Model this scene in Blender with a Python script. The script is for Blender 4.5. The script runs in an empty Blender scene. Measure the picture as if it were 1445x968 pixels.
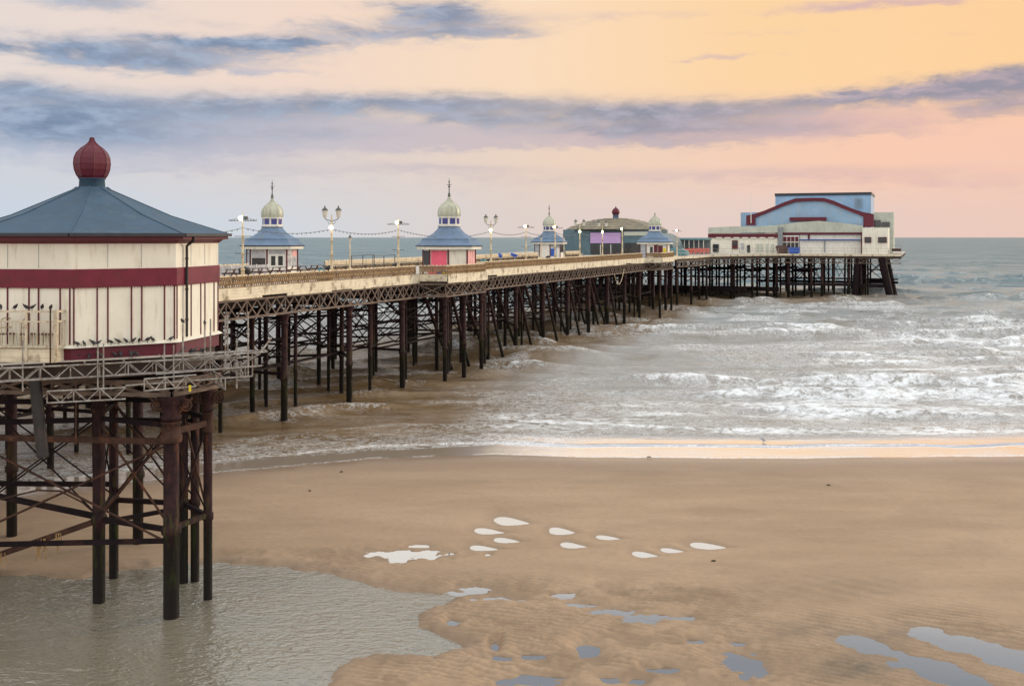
import bpy, math, random
import numpy as np
from mathutils import Vector, Matrix
random.seed(7); rng = np.random.default_rng(11)
R = math.radians; PI = math.pi
sc = bpy.context.scene; COL = sc.collection
H = 12.0; F = 1500.0; CX = 722.5; HY = 335.0
# ---------------------------------------------------------------- frames
P0 = (-14.9, 70.0); UA = math.atan2(.932, .362); UX, UY = math.cos(UA), math.sin(UA)
def L(s, t, z=0.0): return Vector((P0[0] + UX*s - UY*t, P0[1] + UY*s + UX*t, z))
def tz(px, py, s):
    k = (px - CX) / F
    t = (P0[0] + UX*s - k*(P0[1] + UY*s)) / (UY + UX*k)
    Y = P0[1] + UY*s + UX*t
    return t, H - (py - HY)*Y/F
def gnd(px, py):
    Y = H*F/(py - HY); return ((px - CX)*Y/F, Y)
def lin(c):
    return tuple(((v/255)/12.92 if v/255 <= .04045 else ((v/255 + .055)/1.055)**2.4) for v in c)

# ---------------------------------------------------------------- node helpers
class NT:
    def __init__(s, tree): s.t = tree
    def n(s, typ, **kw):
        nd = s.t.nodes.new(typ)
        for k, v in kw.items(): setattr(nd, k, v)
        return nd
    def put(s, sock, v):
        if isinstance(v, bpy.types.NodeSocket): s.t.links.new(v, sock)
        elif v is not None:
            if isinstance(v, tuple) and len(v) == 3 and sock.type == 'RGBA': v = v + (1,)
            sock.default_value = v
    def m(s, op, a, b=None, c=None, clamp=False):
        nd = s.n('ShaderNodeMath', operation=op, use_clamp=clamp)
        s.put(nd.inputs[0], a)
        if b is not None: s.put(nd.inputs[1], b)
        if c is not None: s.put(nd.inputs[2], c)
        return nd.outputs[0]
    def mr(s, v, a, b, c=0.0, d=1.0, smooth=True):
        nd = s.n('ShaderNodeMapRange'); nd.interpolation_type = 'SMOOTHSTEP' if smooth else 'LINEAR'
        for i, x in enumerate((v, a, b, c, d)): s.put(nd.inputs[i], x)
        return nd.outputs[0]
    def mix(s, f, a, b, blend='MIX'):
        nd = s.n('ShaderNodeMix', data_type='RGBA', blend_type=blend)
        s.put(nd.inputs[0], f); s.put(nd.inputs[6], a); s.put(nd.inputs[7], b)
        return nd.outputs[2]
    def noise(s, vec, scale, detail=4, rough=.55, dist=0.0):
        nd = s.n('ShaderNodeTexNoise'); s.put(nd.inputs['Vector'], vec)
        s.put(nd.inputs['Scale'], scale); s.put(nd.inputs['Detail'], detail)
        s.put(nd.inputs['Roughness'], rough); s.put(nd.inputs['Distortion'], dist)
        return nd.outputs[0]
    def mapv(s, vec, sc_, loc=(0, 0, 0)):
        nd = s.n('ShaderNodeMapping'); s.put(nd.inputs[0], vec)
        nd.inputs['Scale'].default_value = sc_; nd.inputs['Location'].default_value = loc
        return nd.outputs[0]
    def ramp(s, f, stops):
        nd = s.n('ShaderNodeValToRGB'); e = nd.color_ramp.elements
        while len(e) < len(stops): e.new(.5)
        for i, (p, c) in enumerate(stops): e[i].position = p; e[i].color = tuple(c) + (1,)
        s.put(nd.inputs[0], f); return nd.outputs[0]
    def bump(s, h, strength, dist=.05, normal=None):
        nd = s.n('ShaderNodeBump'); s.put(nd.inputs['Height'], h)
        s.put(nd.inputs['Strength'], strength); s.put(nd.inputs['Distance'], dist)
        if normal is not None: s.put(nd.inputs['Normal'], normal)
        return nd.outputs[0]
def newmat(name):
    m = bpy.data.materials.new(name); m.use_nodes = True
    return m, NT(m.node_tree), m.node_tree.nodes['Principled BSDF']
def mat(name, col, rough=.6, metal=0.0, var=.18, vscale=2.5, dirt=None, damt=.5, dscale=1.6, streak=False,
        bump=0.0, bscale=30, boards=0, spec=.4):
    m, n, p = newmat(name)
    pos = n.n('ShaderNodeNewGeometry').outputs['Position']
    a = n.noise(pos, vscale, 5, .6)
    lo = tuple(c*(1-var) for c in col); hi = tuple(min(.95, c*(1+var)) for c in col)
    c = n.mix(n.mr(a, .3, .7), lo, hi)
    if dirt:
        v = n.mapv(pos, (2.2, 2.2, .35)) if streak else pos
        d = n.noise(v, dscale, 6, .65)
        c = n.mix(n.m('MULTIPLY', n.mr(d, .5, .68), damt), c, dirt)
    if boards:
        z = n.n('ShaderNodeSeparateXYZ'); n.put(z.inputs[0], pos)
        fr = n.m('FRACT', n.m('MULTIPLY', z.outputs[2], boards))
        ln = n.m('LESS_THAN', fr, .1)
        c = n.mix(n.m('MULTIPLY', ln, .45), c, tuple(x*.35 for x in col))
    n.put(p.inputs['Base Color'], c)
    n.put(p.inputs['Roughness'], n.mr(a, .2, .8, rough*.8, min(1, rough*1.15)))
    p.inputs['Metallic'].default_value = metal; p.inputs['Specular IOR Level'].default_value = spec
    if bump:
        n.put(p.inputs['Normal'], n.bump(n.noise(pos, bscale, 4), bump, .02))
    return m
def emit(name, col, st):
    m, n, p = newmat(name)
    p.inputs['Base Color'].default_value = col + (1,)
    p.inputs['Emission Color'].default_value = col + (1,); p.inputs['Emission Strength'].default_value = st
    return m

M = {}
M['cream'] = mat('cream_paint', (.79, .78, .69), .55, var=.05, vscale=.8, dirt=(.42, .34, .22), damt=.36, dscale=1.7, streak=True, bump=.1, bscale=25)
M['cream_worn'] = mat('worn_cream_boards', (.70, .63, .48), .7, var=.12, vscale=1.6, dirt=(.17, .12, .07), damt=.85, dscale=1.3, bump=.3, bscale=18, boards=5.5)
M['bench_cream'] = mat('bench_cream_paint', (.68, .58, .42), .6, var=.15, dirt=(.35, .24, .13), damt=.6)
M['bench_brown'] = mat('weathered_brown_iron', (.24, .145, .06), .7, var=.3, vscale=4, dirt=(.09, .045, .03), damt=.7)
M['maroon'] = mat('maroon_paint', (.105, .010, .026), .5, var=.12, dirt=(.12, .03, .03), damt=.5, streak=True, dscale=3)
M['maroon_ribbed'] = mat('maroon_ribbed_metal', (.15, .012, .033), .4, var=.15, dirt=(.1, .02, .02), damt=.45)
M['slate'] = mat('blue_grey_roof_felt', (.045, .092, .15), .7, var=.16, vscale=1.5, dirt=(.085, .125, .17), damt=.45, dscale=2.2, bump=.2, bscale=15)
M['roofblue'] = mat('blue_kiosk_roof', (.125, .20, .32), .55, var=.15, vscale=1.2, dirt=(.17, .19, .16), damt=.35)
M['roofedge'] = mat('dark_roof_edge', (.035, .04, .05), .5)
M['dome'] = mat('pale_green_dome', (.46, .485, .40), .45, var=.12, vscale=2, dirt=(.24, .2, .09), damt=.5, streak=True)
M['white'] = mat('white_paint', (.76, .75, .70), .5, var=.07, dirt=(.45, .4, .3), damt=.3, streak=True)
M['greywall'] = mat('grey_paint', (.24, .27, .29), .6)
M['blueglass'] = mat('deep_blue_glass', (.012, .02, .20), .12, var=.3, spec=.8)
M['darkglass'] = mat('dark_window_glass', (.025, .03, .036), .08, var=.3, spec=.9)
M['paleglass'] = mat('pale_window_glass', (.42, .43, .46), .2, var=.25, spec=.7)
M['pink'] = mat('pink_shutter', (.80, .13, .21), .5, var=.08)
M['palepink'] = mat('pale_pink_panel', (.80, .40, .40), .5, var=.1)
M['black'] = mat('black_plastic', (.018, .018, .022), .5)
M['rust'] = None
M['steel'] = mat('galvanised_tube', (.31, .30, .285), .5, .3, var=.35, vscale=6, dirt=(.15, .075, .04), damt=.75, dscale=4)
M['creamrail'] = mat('cream_railing_paint', (.60, .54, .42), .5, var=.15, dirt=(.3, .16, .08), damt=.7, dscale=5)
M['rustbrown'] = mat('rusty_iron', (.055, .029, .022), .8, var=.4, vscale=4, dirt=(.14, .055, .028), damt=.75, dscale=3, bump=.4, bscale=20, spec=.2)
M['lattice'] = mat('weathered_lattice_iron', (.15, .11, .088), .75, var=.35, vscale=2, dirt=(.06, .035, .03), damt=.7, dscale=1.5)
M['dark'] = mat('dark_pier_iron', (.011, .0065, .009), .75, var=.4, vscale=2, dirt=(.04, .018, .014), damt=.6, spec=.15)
M['planks'] = mat('bleached_deck_planks', (.48, .45, .41), .8, var=.15, vscale=1)
M['underdeck'] = mat('dark_deck_timber', (.05, .035, .03), .9, var=.3)
M['lampcream'] = mat('cream_lamp_paint', (.60, .50, .33), .5, var=.15, dirt=(.25, .1, .06), damt=.7, dscale=4)
M['lampdark'] = mat('dark_lamp_iron', (.08, .09, .085), .5)
M['lampglass'] = mat('frosted_lamp_glass', (.55, .52, .47), .3, var=.1)
M['glow'] = emit('lit_bulb', (1.0, .82, .45), 14)
M['glowgreen'] = emit('lit_greenish_bulb', (.80, 1.0, .50), 14)
M['glowwhite'] = emit('lit_white_floodlight', (.9, 1.0, 1.0), 9)
M['cladblue'] = mat('pale_blue_cladding', (.27, .42, .60), .5, var=.1, vscale=.4, dirt=(.36, .42, .48), damt=.5, dscale=.7, streak=True)
M['cladpale'] = mat('pale_grey_green_cladding', (.48, .52, .46), .55, var=.1, vscale=.5, dirt=(.33, .33, .27), damt=.5, streak=True)
M['arcade'] = mat('blue_grey_panel', (.085, .15, .185), .35, var=.2, vscale=.6)
M['copper'] = mat('banded_brown_roof', (.22, .19, .13), .5, var=.3, vscale=.8, dirt=(.16, .2, .22), damt=.7)
M['screen'] = emit('lilac_screen', lin((190, 150, 208)), .45); M['screen'].node_tree.nodes['Principled BSDF'].inputs['Base Color'].default_value = (.2, .15, .22, 1)
M['teal'] = mat('teal_canopy', (.10, .24, .27), .5, var=.2)
M['wood'] = mat('dark_stained_wood', (.10, .05, .045), .7, var=.3)
M['bluewrap'] = mat('blue_plastic', (.03, .10, .45), .5)
M['redbar'] = mat('red_plastic', (.62, .12, .10), .5)
M['rope'] = mat('frayed_rope', (.35, .22, .10), .9)
M['hose'] = mat('black_corrugated_hose', (.02, .018, .02), .5, var=.4, dirt=(.10, .06, .045), damt=.5)
M['yellow'] = mat('yellow_tag', (.75, .6, .03), .5)
M['feather'] = mat('dark_feathers', (.035, .033, .04), .6, var=.4)
M['gull'] = mat('pale_gull_feathers', (.42, .44, .48), .6, var=.3)
M['weed'] = mat('dark_seaweed', (.03, .028, .012), .6)
def pile_mat(name, base, mid):
    m, n, p = newmat(name); p.inputs['Specular IOR Level'].default_value = .18
    g = n.n('ShaderNodeNewGeometry').outputs['Position']
    z = n.n('ShaderNodeSeparateXYZ'); n.put(z.inputs[0], g); z = z.outputs[2]
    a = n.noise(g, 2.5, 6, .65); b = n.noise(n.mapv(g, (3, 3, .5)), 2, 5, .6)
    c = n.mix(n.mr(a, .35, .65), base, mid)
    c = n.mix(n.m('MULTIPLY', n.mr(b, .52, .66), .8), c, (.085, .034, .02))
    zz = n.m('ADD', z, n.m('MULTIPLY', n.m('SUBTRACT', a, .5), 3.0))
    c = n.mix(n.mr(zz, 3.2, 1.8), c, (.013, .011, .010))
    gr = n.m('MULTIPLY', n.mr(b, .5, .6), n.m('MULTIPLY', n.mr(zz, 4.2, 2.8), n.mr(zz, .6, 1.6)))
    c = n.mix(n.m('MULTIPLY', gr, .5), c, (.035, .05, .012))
    n.put(p.inputs['Base Color'], c)
    n.put(p.inputs['Roughness'], n.mr(zz, 3.0, 1.5, .75, .42))
    n.put(p.inputs['Normal'], n.bump(n.noise(g, 14, 5), .6, .03))
    return m
M['pile'] = pile_mat('rusty_pile_iron', (.015, .0075, .010), (.036, .016, .018))

# ---------------------------------------------------------------- mesh helpers
class MB:
    def __init__(s): s.v = []; s.f = []; s.sm = []
    def add(s, vs, fs, smooth=False):
        b = len(s.v); s.v += [tuple(v) for v in vs]
        for f in fs: s.f.append(tuple(i + b for i in f)); s.sm.append(smooth)
        return s
    def box(s, c, d, rz=0.0):
        x, y, z = d[0]/2, d[1]/2, d[2]/2; ca, sa = math.cos(rz), math.sin(rz)
        vs = []
        for dz in (-z, z):
            for dx, dy in ((-x, -y), (x, -y), (x, y), (-x, y)):
                vs.append((c[0] + ca*dx - sa*dy, c[1] + sa*dx + ca*dy, c[2] + dz))
        return s.add(vs, [(3, 2, 1, 0), (4, 5, 6, 7), (0, 1, 5, 4), (1, 2, 6, 5), (2, 3, 7, 6), (3, 0, 4, 7)])
    def lim(s, x0, x1, y0, y1, z0, z1): return s.box(((x0+x1)/2, (y0+y1)/2, (z0+z1)/2), (abs(x1-x0), abs(y1-y0), abs(z1-z0)))
    def _frame(s, p, q):
        p = Vector(p); q = Vector(q); d = (q - p)
        d = d.normalized() if d.length > 1e-9 else Vector((0, 0, 1))
        up = Vector((0, 0, 1)) if abs(d.z) < .95 else Vector((0, 1, 0))
        a = d.cross(up).normalized(); b = a.cross(d).normalized()
        return p, q, a, b
    def bar(s, p, q, w, h=None):
        h = w if h is None else h
        p, q, a, b = s._frame(p, q); vs = []
        for o in (p, q):
            for i, j in ((-1, -1), (1, -1), (1, 1), (-1, 1)): vs.append(o + a*(i*w/2) + b*(j*h/2))
        return s.add(vs, [(0, 1, 2, 3), (7, 6, 5, 4), (0, 4, 5, 1), (1, 5, 6, 2), (2, 6, 7, 3), (3, 7, 4, 0)])
    def tube(s, p, q, r0, r1=None, n=8):
        r1 = r0 if r1 is None else r1
        p, q, a, b = s._frame(p, q); vs = []
        for o, r in ((p, r0), (q, r1)):
            for i in range(n):
                t = 2*PI*i/n; vs.append(o + a*(r*math.cos(t)) + b*(r*math.sin(t)))
        s.add(vs, [(i, n+i, n+(i+1) % n, (i+1) % n) for i in range(n)], True)
        return s.add(vs, [tuple(range(n)), tuple(range(2*n-1, n-1, -1))])
    def path(s, pts, r, n=6):
        for a, b in zip(pts, pts[1:]): s.tube(a, b, r, r, n)
        return s
    def lathe(s, prof, n=16, c=(0, 0, 0), rot=0.0, smooth=True, caps=True):
        vs = []
        for r, z in prof:
            for i in range(n):
                t = rot + 2*PI*i/n; vs.append((c[0] + r*math.cos(t), c[1] + r*math.sin(t), c[2] + z))
        m = len(prof)
        s.add(vs, [(j*n+i, j*n+(i+1) % n, (j+1)*n+(i+1) % n, (j+1)*n+i) for j in range(m-1) for i in range(n)], smooth)
        if caps: s.add(vs, [tuple(range(n-1, -1, -1)), tuple(range((m-1)*n, m*n))])
        return s
    def prism(s, poly, z0, z1):
        n = len(poly); vs = [(x, y, z0) for x, y in poly] + [(x, y, z1) for x, y in poly]
        return s.add(vs, [tuple(range(n-1, -1, -1)), tuple(range(n, 2*n))] + [(i, (i+1) % n, n+(i+1) % n, n+i) for i in range(n)])
    def ext(s, pts, vec):       # extrude a 3-D polygon
        n = len(pts); vec = Vector(vec); vs = [Vector(p) for p in pts]; vs += [p + vec for p in vs]
        return s.add(vs, [tuple(range(n)), tuple(range(2*n-1, n-1, -1))] + [(i, n+i, n+(i+1) % n, (i+1) % n) for i in range(n)])
    def build(s, name, m, parent=None, loc=None, label=None):
        me = bpy.data.meshes.new(name); me.from_pydata(s.v, [], s.f); me.update()
        me.polygons.foreach_set('use_smooth', s.sm)
        me.materials.append(M[m] if isinstance(m, str) else m)
        o = bpy.data.objects.new(name, me); COL.objects.link(o)
        if parent: o.parent = parent
        if loc is not None: o.location = loc
        if label: o['label'] = label
        return o
def fixn(o):
    import bmesh
    bm = bmesh.new(); bm.from_mesh(o.data); bmesh.ops.recalc_face_normals(bm, faces=bm.faces); bm.to_mesh(o.data); bm.free(); return o
def tag(o, label, cat, group=None):
    o['label'] = label; o['category'] = cat
    if group: o['group'] = group
    return o
def thing(name, loc, rz, label, cat, group=None):
    o = bpy.data.objects.new(name, None); COL.objects.link(o)
    o.empty_display_size = .3; o.location = loc; o.rotation_euler = (0, 0, rz)
    return tag(o, label, cat, group)
def kids(o): return [c for c in bpy.data.objects if c.parent == o]
def tree_of(o): return [(c, [(g, []) for g in kids(c)]) for c in kids(o)]
def dup(root, tree, loc, rz, label=None):
    r = root.copy(); COL.objects.link(r); r.location = loc; r.rotation_euler = (0, 0, rz)
    if label: r['label'] = label
    for c, gs in tree:
        d = c.copy(); COL.objects.link(d); d.parent = r
        for g, _ in gs:
            e = g.copy(); COL.objects.link(e); e.parent = d
    return r

# ---------------------------------------------------------------- numpy noise
_T = rng.random((256, 256))
def vnoise(x, y):
    xi = np.floor(x).astype(np.int64); yi = np.floor(y).astype(np.int64); fx = x-xi; fy = y-yi
    fx = fx*fx*(3-2*fx); fy = fy*fy*(3-2*fy)
    a = _T[xi % 256, yi % 256]; b = _T[(xi+1) % 256, yi % 256]; c = _T[xi % 256, (yi+1) % 256]; d = _T[(xi+1) % 256, (yi+1) % 256]
    return a*(1-fx)*(1-fy) + b*fx*(1-fy) + c*(1-fx)*fy + d*fx*fy
def fbm(x, y, o=4, g=.5):
    s = 0; a = 1; t = 0
    for i in range(o):
        s = s + a*vnoise(x*2**i + 17.3*i, y*2**i + 9.1*i); t += a; a *= g
    return s/t
def sstep(a, b, x):
    t = np.clip((x-a)/(b-a), 0, 1); return t*t*(3-2*t)
def grid_obj(name, X, Y, Z, m, attrs):
    nr, nc = X.shape
    me = bpy.data.meshes.new(name)
    co = np.stack([X, Y, Z], -1).reshape(-1, 3).astype(np.float32)
    idx = np.arange(nr*nc).reshape(nr, nc)
    q = np.stack([idx[:-1, :-1], idx[:-1, 1:], idx[1:, 1:], idx[1:, :-1]], -1).reshape(-1, 4)
    me.vertices.add(len(co)); me.vertices.foreach_set('co', co.ravel())
    me.loops.add(q.size); me.loops.foreach_set('vertex_index', q.ravel().astype(np.int32))
    me.polygons.add(len(q)); me.polygons.foreach_set('loop_start', np.arange(0, q.size, 4, dtype=np.int32))
    me.polygons.foreach_set('use_smooth', np.ones(len(q), bool))
    me.update(calc_edges=True); me.validate()
    for k, v in attrs.items():
        at = me.attributes.new(k, 'FLOAT', 'POINT'); at.data.foreach_set('value', np.broadcast_to(v, X.shape).ravel().astype(np.float32))
    me.materials.append(m)
    o = bpy.data.objects.new(name, me); COL.objects.link(o); o['kind'] = 'structure'
    return o
def attr(n, name):
    a = n.n('ShaderNodeAttribute'); a.attribute_name = name; return a.outputs['Fac']

# ---------------------------------------------------------------- sky and light
SUN_AZ, SUN_EL = R(62), R(13)
def build_world():
    w = bpy.data.worlds.new("World"); sc.world = w; w.use_nodes = True
    n = NT(w.node_tree); bg = w.node_tree.nodes['Background']
    d = n.n('ShaderNodeTexCoord').outputs['Generated']
    s = n.n('ShaderNodeSeparateXYZ'); n.put(s.inputs[0], d)
    x, y, z = s.outputs
    DEG = 180/PI
    az = n.m('MULTIPLY', n.m('ARCTAN2', x, y), DEG)
    el = n.m('MULTIPLY', n.m('ARCSINE', z), DEG)
    cv = n.n('ShaderNodeCombineXYZ'); n.put(cv.inputs[0], az); n.put(cv.inputs[1], el); v = cv.outputs[0]
    f = n.mr(az, -30, 30, smooth=False)
    low = n.ramp(f, [(0, lin((200, 214, 230))), (.3, lin((212, 217, 224))), (.5, lin((224, 210, 204))), (.75, lin((232, 206, 197))), (1, lin((236, 200, 186)))])
    mid = n.ramp(f, [(0, lin((206, 212, 222))), (.3, lin((222, 212, 209))), (.55, lin((238, 212, 192))), (.8, lin((250, 204, 178))), (1, lin((249, 199, 178)))])
    hi = n.ramp(f, [(0, lin((230, 220, 216))), (.3, lin((244, 219, 203))), (.5, lin((252, 222, 192))), (.7, lin((255, 215, 166))), (1, lin((255, 209, 155)))])
    wob = n.m('MULTIPLY', n.m('SUBTRACT', n.noise(n.mapv(v, (.06, .25, 1)), 1, 3), .5), 3.0)
    elw = n.m('ADD', el, wob)
    c = n.mix(n.mr(elw, .6, 4.5), low, mid)
    c = n.mix(n.mr(elw, 4.5, 8.5), c, hi)
    # cloud bands, placed by azimuth and elevation
    n1 = n.noise(n.mapv(v, (.20, .62, 1)), 1.0, 8, .62, .5)
    n2 = n.noise(n.mapv(v, (.5, 1.7, 1), (7, 3, 0)), 1.0, 6, .62, .3)
    wx = n.m('ADD', az, n.m('MULTIPLY', n.m('SUBTRACT', n1, .5), 13.0))
    wy = n.m('ADD', el, n.m('MULTIPLY', n.m('SUBTRACT', n2, .5), 1.1))
    def cloud(lst):
        tot = None
        for px, py, rx, ry, st in lst:
            a0 = math.degrees(math.atan((px-CX)/F)); e0 = math.degrees(math.atan((HY-py)/math.hypot(F, px-CX)))
            ra = math.degrees(rx/F); re = math.degrees(ry*1.15/F)
            dx = n.m('DIVIDE', n.m('SUBTRACT', wx, a0), ra); dy = n.m('DIVIDE', n.m('SUBTRACT', wy, e0), re)
            q = n.m('ADD', n.m('MULTIPLY', dx, dx), n.m('MULTIPLY', dy, dy))
            g = n.m('MULTIPLY', n.m('EXPONENT', n.m('MULTIPLY', q, -1.0)), st)
            tot = g if tot is None else n.m('ADD', tot, g)
        return tot
    dense = cloud([(70, 68, 95, 13, .8), (250, 72, 170, 17, 1.0), (215, 96, 90, 10, .6), (600, 14, 80, 14, 1.1), (660, 28, 110, 13, .9), (560, 47, 140, 9, 1.0), (720, 46, 80, 8, .5), (500, 30, 60, 7, .5), (450, 60, 80, 7, .6), (160, 88, 150, 9, .5), (330, 60, 130, 6, .5),
                   (380, 66, 90, 9, .7), (20, 122, 75, 13, .9), (130, 2, 90, 12, .9), (270, 32, 60, 6, .4),
                   (60, 165, 150, 22, 1.0), (330, 152, 220, 19, 1.0), (620, 145, 200, 15, 1.0), (140, 195, 240, 20, .75), (470, 190, 130, 9, .45),
                   (820, 168, 160, 19, .9), (1000, 158, 150, 17, 1.0), (1180, 145, 100, 10, .8), (1370, 120, 100, 16, 1.3), (1440, 112, 70, 14, 1.0), (1440, 148, 80, 11, 1.0), (1290, 132, 80, 9, .8),
                   (900, 187, 120, 9, .6), (1110, 182, 130, 9, .6), (990, 203, 110, 7, .55), (680, 172, 60, 8, .5), (1230, 190, 60, 5, .4), (1400, 165, 60, 5, .4)])
    wisp = cloud([(120, 192, 300, 28, 1.1), (430, 186, 260, 20, .8), (760, 195, 200, 12, .6), (1150, 165, 260, 16, .5), (60, 140, 200, 12, .5), (1050, 190, 240, 14, .55), (650, 200, 120, 10, .4), (230, 75, 230, 26, .35), (600, 40, 190, 26, .35), (300, 240, 300, 10, .30), (620, 236, 120, 6, .35), (1180, 245, 260, 12, .42), (800, 250, 260, 12, .3), (560, 270, 300, 10, .2), (1350, 262, 200, 9, .3),
                  (1030, 78, 80, 5, .4), (890, 22, 130, 8, .35), (1280, 3, 160, 7, .6), (1100, 45, 130, 6, .25), (370, 102, 70, 4, .4), (980, 85, 60, 4, .35), (1330, 48, 60, 4, .25)])
    tex = n.m('ADD', n.m('MULTIPLY', n.m('SUBTRACT', n1, .5), .9), n.m('MULTIPLY', n.m('SUBTRACT', n2, .5), 1.0))
    md = n.mr(n.m('ADD', dense, n.m('MULTIPLY', tex, n.m('ADD', n.m('MULTIPLY', dense, .7), .15))), .10, 1.40)
    mw = n.mr(n.m('ADD', wisp, n.m('MULTIPLY', tex, .5)), .10, .75)
    cc = n.ramp(f, [(0, lin((118, 139, 168))), (.35, lin((120, 139, 167))), (.6, lin((140, 145, 164))), (1, lin((150, 146, 163)))])
    cc2 = n.ramp(f, [(0, lin((158, 176, 202))), (.35, lin((162, 176, 198))), (.6, lin((178, 174, 188))), (1, lin((196, 170, 176)))])
    ccm = n.mix(n.mr(n2, .35, .68), cc, cc2)
    wc = n.ramp(f, [(0, lin((184, 196, 216))), (.5, lin((206, 190, 194))), (1, lin((222, 176, 172)))])
    c = n.mix(n.m('MULTIPLY', mw, .9), c, wc)
    c = n.mix(n.m('MULTIPLY', md, .97), c, ccm)
    # unseen sky shaped for puddle reflections and ambient: bright break, grey-blue cloud, bright overhead
    up = n.ramp(n.m('DIVIDE', el, 90.0), [(.0, (1.0, .86, .70)), (.14, (1.0, .86, .70)), (.165, (1.45, 1.34, 1.2)), (.188, (1.35, 1.30, 1.22)), (.214, (.60, .62, .66)), (.236, (.36, .41, .48)), (.31, (.40, .46, .53)), (.40, (1.0, 1.0, 1.0)), (.6, (1.25, 1.22, 1.16)), (1, (1.3, 1.26, 1.2))])
    ups = n.m('MULTIPLY', n.m('SUBTRACT', n1, .5), 3.0)
    c = n.mix(n.mr(n.m('ADD', el, ups), 12.2, 15.0), c, up)
    back = n.mr(y, .25, -.25)  # unseen sky behind the camera, brightened to light the walls
    bk = n.ramp(n.m('DIVIDE', el, 90.0), [(0, (1.15, 1.05, .98)), (.25, (1.42, 1.35, 1.26)), (1, (1.3, 1.27, 1.22))])
    c = n.mix(back, c, bk)
    sky = n.n('ShaderNodeTexSky', sky_type='NISHITA', sun_disc=False, sun_elevation=SUN_EL, sun_rotation=SUN_AZ)
    sk = n.mix(1.0, sky.outputs[0], (.09, .09, .09), 'MULTIPLY')
    c = n.mix(.03, c, sk)
    # below the horizon: dull sea colour
    c = n.mix(n.mr(el, 0.0, -.4), c, (.25, .27, .27))
    n.put(bg.inputs[0], c); bg.inputs[1].default_value = 1.0
    w.cycles.sampling_method = 'MANUAL'; w.cycles.sample_map_resolution = 512
    sl = bpy.data.lights.new('sun', 'SUN'); sl.energy = 1.7; sl.angle = R(14); sl.color = (1, .80, .58)
    so = bpy.data.objects.new('sun', sl); COL.objects.link(so)
    dr = Vector((math.sin(SUN_AZ)*math.cos(SUN_EL), math.cos(SUN_AZ)*math.cos(SUN_EL), math.sin(SUN_EL)))
    so.rotation_euler = (-dr).to_track_quat('-Z', 'Y').to_euler(); so.location = (60, 40, 60)
build_world()
cam = bpy.data.cameras.new('camera'); co = bpy.data.objects.new('camera', cam); COL.objects.link(co)
co.location = (0, 0, H); co.rotation_euler = (PI/2, 0, 0); cam.sensor_width = 36; cam.lens = 36*F/1445
cam.sensor_fit = 'HORIZONTAL'; cam.shift_y = -(484-HY)/1445; cam.clip_end = 80000; cam.clip_start = .5; sc.camera = co
sc.view_settings.view_transform = 'Standard'; sc.view_settings.look = 'None'; sc.view_settings.exposure = 0.0; sc.view_settings.gamma = 1

# ---------------------------------------------------------------- shoreline
SHX = np.array([-400, -60, -24, -15.3, -8, -1, 12, 28, 60, 400.]); SHY = np.array([-60, 36, 49.7, 54.3, 57.3, 58.6, 57.9, 58.3, 59, 62.])
def shore(X): return np.interp(X, SHX, SHY) + .9*(fbm(X*.15+40, X*0+3.3, 4)-.5)*2

# ---------------------------------------------------------------- sand
def axis(lo, hi, st, far_lo, far_hi, k=1.16):
    a = list(np.arange(lo, hi, st)); s = st; x = a[0]; pre = []
    while x > far_lo: s *= k; x -= s; pre.append(x)
    s = st; x = a[-1]; post = []
    while x < far_hi: s *= k; x += s; post.append(x)
    return np.array(pre[::-1] + a + post)
PUD = [(722, 736, 21, 6, 1), (690, 750, 18, 4.2, 1), (716, 763, 16, 3.6, 1), (683, 774, 18, 3.6, 1), (793, 750, 16, 5, 1), (810, 770, 16, 4, 1), (859, 759, 15, 3.2, 1),
       (911, 783, 15, 4, 1), (949, 777, 14, 3.2, 1), (1000, 771, 21, 4.6, 1), (574, 783, 46, 6.0, 0), (590, 771, 14, 2.2, 0), (545, 782, 28, 3.0, 0), (560, 790, 15, 4, 0), (688, 783, 5, 2, 0),
       (668, 833, 22, 6, 0), (700, 846, 26, 3.2, 0), (745, 849, 24, 2.6, 0), (798, 842, 18, 5, 0), (818, 855, 20, 4, 0), (868, 864, 30, 5, 0), (906, 874, 24, 6, 0), (932, 870, 16, 3.5, 0), (966, 873, 16, 4, 0),
       (832, 918, 14, 12, 0), (699, 912, 7, 6, 0), (752, 927, 16, 4, 0), (706, 930, 24, 4.5, 0), (1048, 937, 28, 17, 0), (942, 945, 24, 4.5, 0), (1042, 908, 12, 3.5, 0), (981, 906, 11, 3.5, 0), (640, 880, 8, 5, 0),
       (1224, 911, 38, 15, 0), (1325, 948, 52, 22, 0), (1318, 897, 40, 13, 0), (1370, 912, 55, 16, 0), (1430, 930, 60, 20, 0), (745, 962, 45, 8, 0), (858, 960, 16, 5, 0), (900, 962, 12, 4, 0)]
POOL = [gnd(*p) for p in ((-260, 800), (0, 812), (70, 816), (118, 818), (150, 806), (185, 800), (230, 797), (305, 797), (400, 801), (470, 812), (530, 828), (600, 840), (652, 838), (615, 852), (590, 866), (592, 884), (618, 900), (655, 915), (610, 926), (545, 920), (500, 926), (470, 940), (452, 968), (440, 1030), (-400, 1030))]
def sdf_poly(X, Y, poly):
    d = np.full(X.shape, 1e9); ins = np.zeros(X.shape, bool); n = len(poly)
    for i in range(n):
        ax, ay = poly[i]; bx, by = poly[(i+1) % n]
        ex, ey = bx-ax, by-ay; wx, wy = X-ax, Y-ay
        t = np.clip((wx*ex + wy*ey)/(ex*ex + ey*ey), 0, 1)
        d = np.minimum(d, np.hypot(wx-ex*t, wy-ey*t))
        c = (ay > Y) != (by > Y)
        ins ^= c & (X < (bx-ax)*(Y-ay)/(by-ay+1e-12)+ax)
    return np.where(ins, -d, d)
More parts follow.
